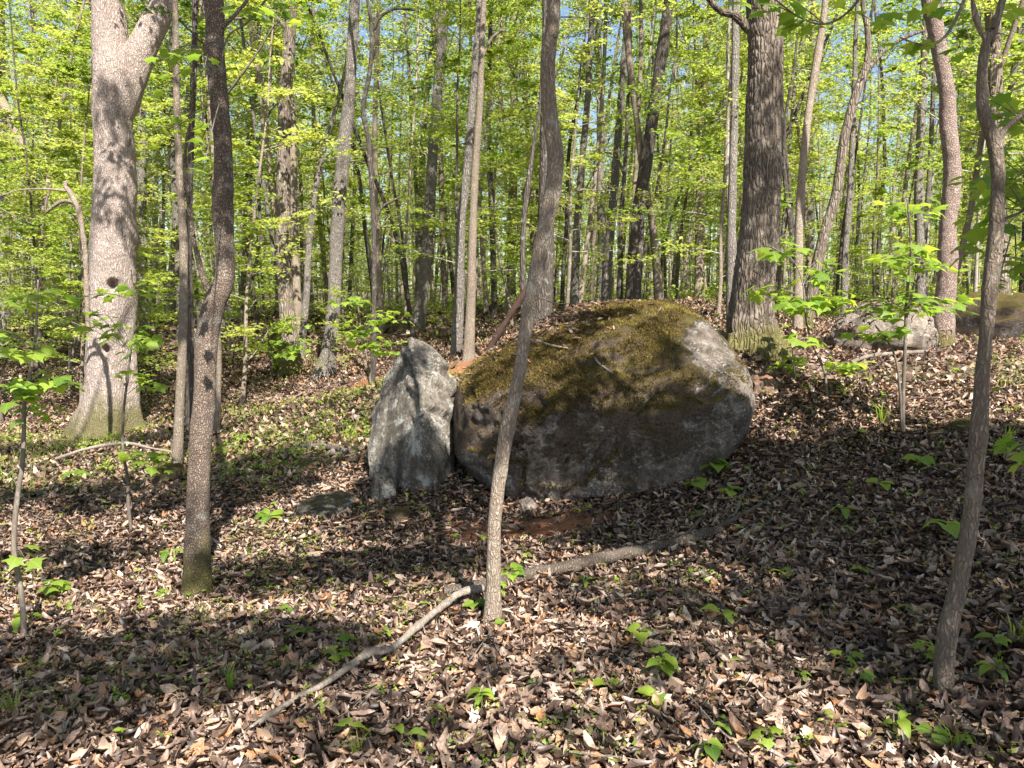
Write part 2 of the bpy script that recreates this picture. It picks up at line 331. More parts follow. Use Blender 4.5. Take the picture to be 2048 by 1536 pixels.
def rock_mat(name, base, pale, dark, moss=1.0, mossc=((.055, .05, .012), (.15, .125, .03)), lichen=.5):
    m, t, b = mat(name, .92, .25); v = coords(t)
    n1 = tex_noise(t, v, 2.3, 8, .62, .4); n2 = tex_noise(t, v, 26, 6, .7); n3 = tex_noise(t, v, 110, 4, .7)
    c = ramp(t, n1, [(.32, dark), (.5, base), (.66, pale)])
    c = mixc(t, .55, c, mixc(t, ramp(t, n2, [(.3, g3(0)), (.7, g3(1))]), dark, pale), 'MIX')
    c = mixc(t, ramp(t, tex_vor(t, v, 75, 'F1'), [(0, g3(.55)), (.35, g3(0))]), c, dark)
    st = tex_noise(t, coords(t, (5, 5, .8)), 1.6, 6, .65)      # rain streaks down the face
    c = mixc(t, ramp(t, st, [(.42, g3(.75)), (.6, g3(0))]), c, (.055, .045, .036))
    ln = tex_noise(t, v, 7, 7, .75)
    c = mixc(t, ramp(t, ln, [(.60 - .08 * lichen, g3(0)), (.66 - .05 * lichen, g3(lichen))]), c, (.48, .48, .44))
    fl_ = mth(t, 'MULTIPLY', ramp(t, tex_noise(t, v, 48, 5, .8), [(.52, g3(0)), (.60, g3(1))]), ramp(t, tex_noise(t, v, 3.3, 4, .6), [(.42, g3(0)), (.6, g3(.35 + .6 * lichen))]))
    c = mixc(t, fl_, c, (.58, .56, .50))
    geo = t.nodes.new('ShaderNodeNewGeometry'); z = t.nodes.new('ShaderNodeSeparateXYZ'); t.links.new(geo.outputs['Normal'], z.inputs[0])
    mn = tex_noise(t, v, 3.0, 8, .7, .3)
    at = t.nodes.new('ShaderNodeAttribute'); at.attribute_name = 'bare'
    f = mth(t, 'ADD', mth(t, 'MULTIPLY', z.outputs[2], .75), mth(t, 'MULTIPLY', mth(t, 'SUBTRACT', mn, .5), 2.4))
    f = mth(t, 'SUBTRACT', mth(t, 'ADD', f, (moss - 1)), mth(t, 'MULTIPLY', at.outputs['Fac'], 1.6))
    f = mth(t, 'ADD', f, mth(t, 'MULTIPLY', mth(t, 'SUBTRACT', tex_noise(t, v, 32, 6, .8), .5), 1.5))
    mf = ramp(t, f, [(.18, g3(0)), (.36, g3(.92))])
    mc = ramp(t, mth(t, 'ADD', mth(t, 'MULTIPLY', tex_noise(t, v, 60, 6, .85), .6), mth(t, 'MULTIPLY', tex_noise(t, v, 4, 5), .4)), [(.38, mossc[0]), (.5, ((mossc[0][0] + mossc[1][0]) / 2 + .02, (mossc[0][1] + mossc[1][1]) / 2, .02)), (.60, mossc[1])])
    mc = mixc(t, ramp(t, mth(t, 'ADD', z.outputs[2], mth(t, 'MULTIPLY', mth(t, 'SUBTRACT', mn, .5), .8)), [(.42, g3(1)), (.85, g3(0))]), mc, ramp(t, tex_noise(t, v, 55, 6, .85), [(.35, (.03, .020, .012)), (.62, (.25, .175, .12))]))
    c = mixc(t, mf, c, mc)
    t.links.new(c, b.inputs['Base Color'])
    h = mth(t, 'ADD', mth(t, 'MULTIPLY', n2, .6), mth(t, 'ADD', mth(t, 'MULTIPLY', n3, .3), mth(t, 'MULTIPLY', mf, mth(t, 'MULTIPLY', tex_noise(t, v, 90, 4, .9), .9))))
    bump(t, b, h, .06)
    return m
M['rock'] = rock_mat('mossy_granite', (.17, .125, .095), (.35, .295, .25), (.040, .030, .022), 1.28, ((.022, .018, .007), (.23, .19, .06)), .5)
M['rock2'] = rock_mat('lichened_granite', (.19, .155, .12), (.48, .43, .36), (.030, .024, .016), .62, lichen=.8)
M['rock3'] = rock_mat('bare_tan_rock', (.28, .215, .165), (.44, .37, .31), (.12, .09, .07), .35, lichen=.3)
M['moss'] = leafmat('moss_tufts', [(0, (.03, .022, .007)), (.5, (.125, .086, .03)), (1, (.31, .25, .07))], .2, None, .1, .05)
M['clayrock'] = rock_mat('reddish_stone', (.28, .13, .08), (.38, .22, .15), (.12, .06, .04), .2, lichen=.1)

# ------------------------------------------------------------------ ground
def warp_axis(lo, hi, c, fine, n):
    t = np.linspace(-1, 1, n); k = 3.2; s = np.sinh(k * t) / np.sinh(k)
    return np.where(s < 0, c + s * (c - lo), c + s * (hi - c))
gx = warp_axis(-170, 170, 0, 0, 300); gy = np.r_[-170, -80, -40, -20, -10, np.geomspace(1, 260, 320) - 4]
X, Y = np.meshgrid(gx, gy, indexing='ij'); Z = gz(X, Y)
V = np.stack([X, Y, Z], -1).reshape(-1, 3); ni, nj = X.shape
i, j = np.meshgrid(np.arange(ni - 1), np.arange(nj - 1), indexing='ij')
Q = np.stack([i * nj + j, (i + 1) * nj + j, (i + 1) * nj + j + 1, i * nj + j + 1], -1).reshape(-1, 4)
green_c = [(-3.2, 9.3, 2.6, 2.2), (-6, 8, 3, 3), (-2.2, 8.2, 1.6, 1.4), (4.5, 6.6, 1.6, 1.2), (-5, 4.6, 1.6, 1.0)]
def greenness(x, y):
    m = np.zeros_like(x)
    for cx, cy, rx, ry in green_c: m = np.maximum(m, 1 - smooth(np.hypot((x - cx) / rx, (y - cy) / ry), .4, 1.2))
    return np.clip(m + .35 * smooth(y, 14, 24), 0, 1)
tag(obj('ground', mk_mesh('ground', V, Q, M['ground'], True, {'clay': clay(V[:, 0], V[:, 1]), 'green': greenness(V[:, 0], V[:, 1])})),
    'sloping forest floor of brown soil under dead leaves', None, None, 'structure')

# ------------------------------------------------------------------ rocks
def rotz(a): c, s = math.cos(a), math.sin(a); return np.array(((c, -s, 0), (s, c, 0), (0, 0, 1)))
def boulder(outline, d, dfront, dback, seg, shear, disp, nth=300, nph=150, ex=.75):
    "stone whose widest section is the outline; front and back bulge by dfront and dback"
    pts = np.array([P(a, b, d) for a, b in outline]); c = pts.mean(0); c[2] = (pts[:, 2].max() + pts[:, 2].min()) / 2
    dx = pts[:, 0] - c[0]; dz = pts[:, 2] - c[2]; an = np.arctan2(dz, dx); r = np.hypot(dx, dz); o = np.argsort(an); an = an[o]; r = r[o]
    th = np.linspace(-math.pi, math.pi, nth, endpoint=False); Rr = np.interp(th, np.r_[an - 2 * math.pi, an, an + 2 * math.pi], np.r_[r, r, r])
    k = np.ones(7) / 7; Rr = np.convolve(np.r_[Rr[-3:], Rr, Rr[:3]], k, 'valid')
    ph = np.linspace(-math.pi / 2, math.pi / 2, nph)
    A, B = np.meshgrid(ph, th, indexing='ij'); RR = np.broadcast_to(Rr, A.shape)
    cp = np.cos(A) ** ex; sp = np.sign(np.sin(A)) * np.abs(np.sin(A)) ** 1.0
    x = RR * cp * np.cos(B); z = RR * cp * np.sin(B); y = np.where(sp < 0, sp * dfront, sp * dback)
    y = y + shear(x, z)
    V = np.stack([x, y, z], -1); Nn = V / (np.linalg.norm(V, axis=-1, keepdims=True) + 1e-9)
    V = V + Nn * disp(V, Nn)[..., None]
    n, m = nph, nth
    i, j = np.meshgrid(np.arange(n - 1), np.arange(m), indexing='ij'); j2 = (j + 1) % m
    Q = np.stack([i * m + j, i * m + j2, (i + 1) * m + j2, (i + 1) * m + j], -1).reshape(-1, 4)
    return c, V.reshape(-1, 3), Q
out = [(913, 790), (922, 750), (985, 708), (1060, 664), (1150, 632), (1220, 615), (1310, 604), (1370, 606), (1420, 630), (1460, 680), (1484, 722), (1490, 780),
       (1478, 840), (1450, 890), (1420, 930), (1370, 985), (1320, 1020), (1240, 1040), (1120, 1040), (1040, 1020), (985, 990), (940, 950), (915, 900), (908, 840)]
def big_disp(V, Nn):
    p = V
    h = .12 * fbm(p * 1.1, 3, 4) * (.15 + .85 * np.abs(Nn[..., 1])) + (.055 * fbm(p * 3.5, 4, 6) + .022 * fbm(p * 13, 3, 8)) * (.4 + .6 * np.abs(Nn[..., 1])) + .007 * fbm(p * 50, 2, 3)
    rg = fbm(p * np.array((2.2, 2.2, 2.2)) + 5, 3, 61); h -= .035 * np.exp(-(rg / .035) ** 2) * smooth(-p[..., 1], 0, .3)       # weathered seams
    led = fbm(p * np.array((1.2, 1.2, 4)), 3, 31); h += .03 * smooth(led, .1, .16) * smooth(-V[..., 2], 0, .3)       # broken ledges low on the face
    hx, hz = V[..., 0] + .62, V[..., 2] - .16                                                                       # the dark pocket behind the slender tree
    h -= .16 * np.exp(-((hx / .10) ** 2 + (hz / .07) ** 2)) * (V[..., 1] < 0)
    return h
c, V, Q = boulder(out, 6.45, .86, .85, 300, lambda x, z: .85 * np.clip(z - .12, 0, 2) ** 1.15 + .12 * np.clip(-z - .4, 0, 2) - .10 * x, big_disp, ex=.5)
bare = np.exp(-(((V[:, 0] - .78) / .22) ** 2 + ((V[:, 2] - .60) / .17) ** 2)) + .8 * np.exp(-(((V[:, 0] - 1.0) / .30) ** 2 + ((V[:, 2] - .05) / .35) ** 2)) + .35 * smooth(-V[:, 2], .1, .5)
C_big = c
big = obj('boulder', mk_mesh('boulder', V, Q, M['rock'], True, {'bare': np.clip(bare, 0, 1.3)}), None, c)
tag(big, 'huge rounded boulder with brown moss over its top and stained grey face', 'boulder')
def tufts(V, Q, dens_fn, n, size, name, m, parent):
    a, b, cc = V[Q[:, 0]], V[Q[:, 1]], V[Q[:, 2]]; nn = np.cross(b - a, V[Q[:, 3]] - a); ar = np.linalg.norm(nn, axis=1) + 1e-12; nn = nn / ar[:, None]
    nn *= np.sign((nn * ((a + cc) / 2)).sum(1))[:, None]; ctr = (a + cc) / 2
    p = ar * dens_fn(ctr, nn); p /= p.sum(); k = rng.choice(len(Q), n, p=p)
    base = a[k] + (b[k] - a[k]) * rng.random((n, 1)) + (V[Q[k, 3]] - a[k]) * rng.random((n, 1))
    d = nn[k] + rng.normal(0, .45, (n, 3)); d /= np.linalg.norm(d, axis=1)[:, None]
    L = size * rng.uniform(.4, 1.3, (n, 1)); s = np.cross(d, rng.normal(0, 1, (n, 3))); s /= np.linalg.norm(s, axis=1)[:, None]
    Vt = np.stack([base - nn[k] * .004 - s * L * .22, base - nn[k] * .004 + s * L * .22, base + d * L], 1).reshape(-1, 3)
    tt = np.clip(.5 + .5 * fbm(base * 5, 2, 5) + rng.normal(0, .2, n), 0, 1)
    me = mk_mesh(name, Vt, np.arange(3 * n).reshape(-1, 3), m, False, {'tint': np.repeat(tt, 3)})
    o = obj(name, me, parent); o['kind'] = 'stuff'; return o
def big_moss(ctr, nn):
    n = .5 + .5 * fbm(ctr * 3, 4, 12)
    bz = np.exp(-(((ctr[:, 0] - .78) / .25) ** 2 + ((ctr[:, 2] - .60) / .2) ** 2)) + .7 * np.exp(-(((ctr[:, 0] - 1.0) / .30) ** 2 + ((ctr[:, 2] - .05) / .35) ** 2))
    return np.clip(-.35 + 1.25 * nn[:, 2] + (n - .5) * 2.2 - 1.5 * bz, 0, 1) * (ctr[:, 2] > -.45) * smooth(-ctr[:, 1], -.9, -.3) + 1e-6
tufts(V, Q, big_moss, 110000, .019, 'moss', M['moss'], big)
def height_of(Vw, x, y):
    "top of a stone at world x,y (nearest vertex)"
    k = np.argmin((Vw[:, 0] - x) ** 2 + (Vw[:, 1] - y) ** 2 - .02 * Vw[:, 2]); return Vw[k, 2]
Vbig = V + c

out2 = [(817, 684), (835, 690), (862, 712), (890, 745), (913, 768), (916, 800), (912, 850), (905, 920), (890, 965), (860, 1000), (800, 1010), (755, 990), (738, 940), (733, 890), (742, 840), (752, 790), (772, 745), (795, 705)]
def left_disp(V, Nn):
    h = .045 * fbm(V * 2, 3, 14) + .02 * fbm(V * 6, 4, 16) + .006 * fbm(V * 30, 3, 18)
    lay = V[..., 2] * .8 + V[..., 0] * .75
    h += .018 * np.sign(np.sin(lay * 38)) * smooth(V[..., 0], .05, .25) * smooth(V[..., 2], 0, .2)
    return h
import bmesh
def hull_rock(pts, cuts, sm, fn, loc):
    bm = bmesh.new()
    for p in pts: bm.verts.new(P(*p) - loc)
    r = bmesh.ops.convex_hull(bm, input=bm.verts); bmesh.ops.delete(bm, geom=[g for g in set(r['geom_interior']) if isinstance(g, bmesh.types.BMVert)], context='VERTS')
    bmesh.ops.subdivide_edges(bm, edges=bm.edges, cuts=cuts, use_grid_fill=True)
    for k in range(sm): bmesh.ops.smooth_vert(bm, verts=bm.verts, factor=.5, use_axis_x=True, use_axis_y=True, use_axis_z=True)
    bm.normal_update(); V = np.array([v.co[:] for v in bm.verts]); Nn = np.array([v.normal[:] for v in bm.verts]); h = fn(V, Nn)
    for v, n, k in zip(bm.verts, Nn, h): v.co = v.co + Vector(n * k)
    me = bpy.data.meshes.new('pointed_boulder'); bm.to_mesh(me); bm.free()
    for p in me.polygons: p.use_smooth = True
    at = me.attributes.new('bare', 'FLOAT', 'POINT'); at.data.foreach_set('value', np.where(V[:, 0] > .02, .55, .15).astype(np.float32)); return me
c2 = P(825, 900, 6.5)
def left_disp(V, Nn):
    h = .03 * fbm(V * 2.5, 3, 14) + .022 * fbm(V * 7, 4, 16) + .008 * fbm(V * 30, 3, 18)
    lay = V[:, 2] * .78 + V[:, 0] * .62 + .03 * fbm(V * 5, 2, 3)
    h += .024 * np.clip(np.sin(lay * 44) * 3, -1, 1) * smooth(V[:, 0] + .3 * V[:, 2], .10, .2) * smooth(V[:, 2], .1, .3)
    crack = np.abs(V[:, 0] - .20 + .10 * V[:, 2] + .02 * np.sin(V[:, 2] * 14)); h -= .035 * np.exp(-(crack / .012) ** 2) * smooth(-V[:, 2], -.1, .1)
    return h
me = hull_rock([(816, 676, 6.7), (842, 690, 6.7), (884, 718, 6.72), (918, 768, 6.75), (776, 742, 6.78), (742, 830, 6.7), (731, 900, 6.6), (750, 1000, 6.45), (820, 745, 6.42), (845, 830, 6.12), (872, 1000, 5.98), (790, 1010, 6.12),
                (915, 850, 6.6), (908, 1000, 6.4), (870, 760, 6.5), (850, 690, 7.1), (920, 775, 7.1), (745, 850, 7.1), (750, 1020, 7.0), (905, 1020, 7.0)], 26, 1, left_disp, c2)
me.materials.append(M['rock2']); o = obj('boulder', me, None, c2)
tag(o, 'pointed grey boulder with pale lichen leaning beside the huge mossy one', 'boulder')
def small_rock(px, py, wpx, hpx, m, label, cat='stone', sink=.35, depth=1.0, seed=0, name='stone', moss=0):
    g = G(px, py); s = math.hypot(g[0], g[1]) / F; a, hh = wpx * s / 2, hpx * s * .75
    th = np.linspace(0, 2 * math.pi, 72, endpoint=False); ph = np.linspace(-math.pi / 2, math.pi / 2, 40)
    B, A = np.meshgrid(th, ph); U = np.stack([np.cos(A) ** .8 * np.cos(B), np.cos(A) ** .8 * np.sin(B), np.sin(A)], -1)
    r = 1 + .28 * fbm(U * 1.3 + seed * 7, 3, seed) + .08 * fbm(U * 5 + seed, 3, seed)
    r = r - .12 * smooth(fbm(U * 2.2 + seed * 3, 2, seed + 9), 0, .1)
    Vv = (U * r[..., None] * np.array((a, a * depth, hh))).reshape(-1, 3); n, m_ = 40, 72
    i, j = np.meshgrid(np.arange(n - 1), np.arange(m_), indexing='ij'); j2 = (j + 1) % m_
    Qq = np.stack([i * m_ + j, i * m_ + j2, (i + 1) * m_ + j2, (i + 1) * m_ + j], -1).reshape(-1, 4)
    o = obj(name, mk_mesh(name, Vv, Qq, M[m], True, {'bare': np.zeros(len(Vv))}), None, (g[0], g[1] + a * depth * .5, g[2] + hh * (.5 - sink)))
    tag(o, label, cat)
    if moss: tufts(Vv, Qq, lambda c_, n_: np.clip(n_[:, 2], 0, 1) + 1e-6, moss, .012, 'moss', M['moss'], o)
    return o, Vv + np.array(o.location)
small_rock(766, 1004, 56, 64, 'rock2', 'small knobbly mossy stone at the foot of the pointed boulder', sink=.2, seed=3)
small_rock(655, 1030, 130, 34, 'rock2', 'low flat grey stone sunk in the leaf litter left of the pointed boulder', sink=.3, seed=5)
small_rock(1055, 1026, 40, 26, 'rock3', 'small tan stone lying on bare clay under the huge boulder', sink=.1, seed=8)
small_rock(800, 1050, 60, 34, 'rock', 'dark stone half buried in leaves just in front of the pointed boulder', sink=.5, seed=9)
small_rock(1525, 790, 62, 34, 'clayrock', 'rusty red stone at the right shoulder of the huge boulder', sink=.2, seed=4)
_, VR1 = small_rock(1785, 700, 215, 84, 'rock3', 'broad pale slab of rock behind the green sapling on the right', 'boulder', .25, .7, 11, 'boulder')
small_rock(2020, 680, 190, 78, 'rock', 'dark grey outcrop of rock behind the slim tree at the right', 'boulder', .25, .8, 12, 'boulder')
small_rock(1800, 690, 40, 20, 'rock', 'small stone in front of the broad pale slab', sink=.3, seed=15)
for q, lab in (((330, 965, 70, 30), 'low rounded stone behind the near left tree'), ((1955, 870, 80, 26), 'low mossy stone in shade behind the leaning slim tree')):
    small_rock(*q, 'rock', lab, sink=.35, seed=int(q[0]) % 50)

# ------------------------------------------------------------------ leaf templates
def leaf_grid(L, W, nu, nv, curl=0, roll=0, wave=0, seed=0, pointed=1.0):
    u = np.linspace(0, 1, nu + 1); prof = np.sin(math.pi * np.clip(u, .03, .97) ** .85) ** (pointed * .75)
    r_ = np.random.default_rng(seed); prof = prof * (1 + r_.normal(0, .10, nu + 1))
    v = np.linspace(-1, 1, nv + 1); Uu, Vv = np.meshgrid(u, v, indexing='ij')
    x = (Uu - .5) * L; y = Vv * W / 2 * prof[:, None]
    z = roll * (y / (W / 2)) ** 2 * W * .6 + curl * L * (Uu - .5) ** 2 * 2 + wave * W * .25 * np.sin(Uu * 9 + seed) * Vv
    V = np.stack([x, y, z], -1).reshape(-1, 3); i, j = np.meshgrid(np.arange(nu), np.arange(nv), indexing='ij'); k = nv + 1
    return V, np.stack([i * k + j, (i + 1) * k + j, (i + 1) * k + j + 1, i * k + j + 1], -1).reshape(-1, 4)
def dead_lobed(seed):
    "lobed oak or maple like dead leaf, a fan of triangles with a curl"
    r_ = np.random.default_rng(seed); n = 16; a = np.linspace(0, 2 * math.pi, n, endpoint=False); rr = np.where(np.arange(n) % 2 == 0, 1, .62) * r_.uniform(.8, 1.1, n)
    x = np.cos(a) * rr * .55; y = np.sin(a) * rr * .42
    V = np.vstack([[0, 0, 0], np.c_[x, y, .30 * r_.uniform(.2, 1) * x ** 2 * 2 + r_.uniform(-.25, .6) * y ** 2 * 3 + r_.normal(0, .04, n)]])
    k = np.arange(n); return V, np.stack([k * 0, 1 + k, 1 + (k + 1) % n], -1)
def rot_batch(n, tilt, r_=rng):
    yaw = r_.uniform(0, 2 * math.pi, n); ax = r_.uniform(0, 2 * math.pi, n); t = np.abs(r_.normal(0, tilt, n))
    cy, sy = np.cos(yaw), np.sin(yaw); Rz = np.zeros((n, 3, 3)); Rz[:, 0, 0] = cy; Rz[:, 0, 1] = -sy; Rz[:, 1, 0] = sy; Rz[:, 1, 1] = cy; Rz[:, 2, 2] = 1
    k = np.stack([np.cos(ax), np.sin(ax), 0 * ax], -1); Kx = np.zeros((n, 3, 3))
    Kx[:, 0, 2] = k[:, 1]; Kx[:, 1, 2] = -k[:, 0]; Kx[:, 2, 0] = -k[:, 1]; Kx[:, 2, 1] = k[:, 0]
    I = np.eye(3)[None]; Rt = I + np.sin(t)[:, None, None] * Kx + (1 - np.cos(t))[:, None, None] * (Kx @ Kx)
    return Rt @ Rz
def scatter(buf, tpl, pos, size, tilt, tint, r_=rng):
    V, Fc = tpl; n = len(pos)
    if n == 0: return
    Rm = rot_batch(n, tilt, r_); W = (np.einsum('nij,kj->nki', Rm, V) * np.asarray(size)[:, None, None]) + pos[:, None]
    Fa = (Fc[None] + (np.arange(n) * len(V))[:, None, None]).reshape(-1, Fc.shape[1])
    buf.add(W.reshape(-1, 3), Fa if Fc.shape[1] == 4 else None, Fa if Fc.shape[1] == 3 else None, np.repeat(tint, len(V)))

# ------------------------------------------------------------------ leaf litter
def in_view(n, d0, d1, margin=.9):
    "random ground points in the wedge the camera sees (with room to either side)"
    d = np.sqrt(rng.uniform(d0 ** 2, d1 ** 2, n)); x = rng.uniform(-1, 1, n) * (.70 * d + margin); return x, d
def keep_litter(x, y):
    k = rng.random(len(x)) > clay(x, y) * .93
    inb = (((x - C_big[0]) / 1.05) ** 2 + ((y - 6.7) / .75) ** 2 < .8); return k & ~inb
def dead_tint(n, x, y):
    t = rng.beta(1.7, 2.3, n); p = np.stack([x, y, x * 0], -1); return np.clip(t + .10 * fbm(p * 1.5, 2, 40), 0, 1)
tpl_near = [leaf_grid(1, .30, 3, 2, .5, 1.6, .3, 41), leaf_grid(1, .26, 3, 2, -.6, 1.8, .5, 42), leaf_grid(1, .34, 3, 2, 1.0, -1.3, .5, 43), leaf_grid(1, .4, 3, 2, .9, 1.4, .8, 44), leaf_grid(1, .5, 3, 2, .45, .5, .3, 1), leaf_grid(1, .42, 3, 2, -.35, .9, .4, 2), leaf_grid(1, .58, 3, 2, .8, -.5, .5, 3), leaf_grid(1, .36, 3, 2, .3, 1.3, .2, 4), leaf_grid(1, .5, 3, 2, -.7, -.5, .6, 5), dead_lobed(1), dead_lobed(5), leaf_grid(1, .62, 3, 2, .15, .25, .7, 6)]
tpl_mid = [leaf_grid(1, .50, 2, 2, .5, .8, .4, 11), leaf_grid(1, .36, 2, 2, -.5, 1.3, .4, 12), leaf_grid(1, .55, 2, 2, .8, -.7, .5, 13), leaf_grid(1, .42, 2, 2, .3, .9, .7, 14)]
tpl_m2 = [leaf_grid(1, .55, 2, 1, .5, 0, .6, 15), leaf_grid(1, .42, 2, 1, -.6, 0, .7, 16), leaf_grid(1, .6, 2, 1, .8, 0, .5, 17)]
tpl_far = [leaf_grid(1, .6, 2, 1, .5, 0, .4, 21), leaf_grid(1, .5, 2, 1, -.4, 0, .4, 22)]
litter = Buf()
for tpls, n, d0, d1, smin, smax, lift in ((tpl_near, 60000, 1.3, 4.2, .013, .078, .045), (tpl_mid, 72000, 4.2, 7.0, .014, .078, .045), (tpl_m2, 88000, 7.0, 16, .035, .10, .045), (tpl_far, 50000, 16, 45, .10, .22, .04)):
    x, y = in_view(n, d0, d1, .9 if d0 < 5 else 2); k = keep_litter(x, y); x, y = x[k], y[k]; z = gz(x, y) + rng.uniform(.0, lift, len(x))
    which = rng.integers(0, len(tpls), len(x)); tn = dead_tint(len(x), x, y); size = (smin + (smax - smin) * rng.random(len(x)) ** 1.45) * (.8 + .5 * rng.random(len(x)))
    for q, tp in enumerate(tpls):
        s_ = which == q; scatter(litter, tp, np.stack([x, y, z], -1)[s_], size[s_], .48, tn[s_])
# fine crumbs and needles between the leaves
x, y = in_view(22000, 1.3, 6.5); z = gz(x, y) + rng.uniform(0, .02, len(x)); scatter(litter, leaf_grid(1, .22, 1, 1, 0, 0, 0, 3, .6), np.stack([x, y, z], -1), rng.uniform(.015, .05, len(x)), .4, rng.uniform(.2, .9, len(x)))
tag(obj('leaf_litter', litter.mesh('leaf_litter', M['dead'], True)), 'carpet of brown dead leaves covering the forest floor', None, None, 'stuff')
# dead leaves lying on the boulders
lb = Buf(); n = 900; th = rng.random(n)
x = C_big[0] + rng.normal(-.45, .32, n); y = 6.75 + rng.normal(.1, .35, n); z = np.array([height_of(Vbig, a, b) for a, b in zip(x, y)])
k = (z > .55) & (z < 1.6); scatter(lb, tpl_near[0], np.stack([x, y, z + .01], -1)[k], rng.uniform(.03, .075, k.sum()), .5, dead_tint(k.sum(), x[k], y[k]))
x = rng.uniform(VR1[:, 0].min(), VR1[:, 0].max(), 300); y = rng.uniform(VR1[:, 1].min(), VR1[:, 1].max(), 300); z = np.array([height_of(VR1, a, b) for a, b in zip(x, y)])
scatter(lb, tpl_near[1], np.stack([x, y, z + .01], -1), rng.uniform(.04, .09, 300), .4, dead_tint(300, x, y))
tag(obj('leaf_litter', lb.mesh('leaf_litter_on_rock', M['dead'], False)), 'scatter of dead leaves caught on top of the boulders', None, None, 'stuff')

# ------------------------------------------------------------------ ground cover
gc = Buf()
tl = [leaf_grid(1, .6, 2, 1, -.5, .3, .4, 31), leaf_grid(1, .5, 2, 1, .3, .3, .4, 32)]
x, y = in_view(14000, 4.2, 16, 2); g_ = greenness(x, y); p = np.stack([x, y, x * 0], -1); k = rng.random(len(x)) < np.clip(.9 * g_ + .09, 0, 1) * smooth(fbm(p * 1.4, 3, 50), -.3, .25)
x, y = x[k], y[k]
for q in range(5):
    xx = x + rng.normal(0, .035, len(x)); yy = y + rng.normal(0, .035, len(x)); zz = gz(xx, yy) + rng.uniform(.02, .11, len(x))
    scatter(gc, tl[q % 2], np.stack([xx, yy, zz], -1), rng.uniform(.022, .06, len(x)), .5, rng.uniform(.2, .95, len(x)))
x, y = in_view(16000, 15, 45, 2); p = np.stack([x, y, x * 0], -1); k = fbm(p * .5, 3, 51) > -.05; x, y = x[k], y[k]
for q in range(3):
    xx = x + rng.normal(0, .1, len(x)); yy = y + rng.normal(0, .1, len(x)); zz = gz(xx, yy) + rng.uniform(.05, .4, len(x))
    scatter(gc, tl[q % 2], np.stack([xx, yy, zz], -1), rng.uniform(.06, .13, len(x)), .5, rng.uniform(.2, .95, len(x)))
x, y = in_view(7000, 1.5, 6, .6); p = np.stack([x, y, x * 0], -1); k = rng.random(len(x)) < smooth(fbm(p * 1.2, 2, 55), .0, .5) * .8 + .06; x, y = x[k], y[k]
for q in range(4):
    xx = x + rng.normal(0, .018, len(x)); yy = y + rng.normal(0, .018, len(x)); zz = gz(xx, yy) + rng.uniform(.025, .07, len(x))
    scatter(gc, tl[q % 2], np.stack([xx, yy, zz], -1), rng.uniform(.01, .028, len(x)), .5, rng.uniform(.1, .9, len(x)))
tag(obj('ground_cover', gc.mesh('ground_cover', M['leaf'], False)), 'low green herbs and seedlings scattered over the forest floor', None, None, 'stuff')
gr = Buf(); x, y = in_view(26000, 5.5, 12, 1); g_ = greenness(x, y); p = np.stack([x, y, x * 0], -1)
k = rng.random(len(x)) < g_ * smooth(fbm(p * 1.1, 3, 61), -.05, .3); x, y = x[k], y[k]; n = len(x); z = gz(x, y) - .01
a = rng.uniform(0, 6.28, n); h = rng.uniform(.06, .2, n); s_ = np.stack([np.cos(a), np.sin(a), 0 * a], -1); ln_ = np.stack([np.sin(a * 3), np.cos(a * 5), 0 * a], -1); b0 = np.stack([x, y, z], -1)
up = np.array((0, 0, 1)); w_ = .0035
Vb = np.stack([b0 - s_ * w_, b0 + s_ * w_, b0 + s_ * w_ * .8 + up * h[:, None] * .6 + ln_ * h[:, None] * .15, b0 - s_ * w_ * .8 + up * h[:, None] * .6 + ln_ * h[:, None] * .15, b0 + up * h[:, None] * .9 + ln_ * h[:, None] * .5], 1)
kk = np.arange(n)[:, None] * 5; gr.add(Vb.reshape(-1, 3), kk + np.array([[0, 1, 2, 3]]), kk + np.array([[3, 2, 4]]), np.repeat(rng.uniform(.1, .9, n), 5))
tag(obj('grass', gr.mesh('grass', M['leaf'], False)), 'thin green woodland grass in patches left of the boulders', None, None, 'stuff')

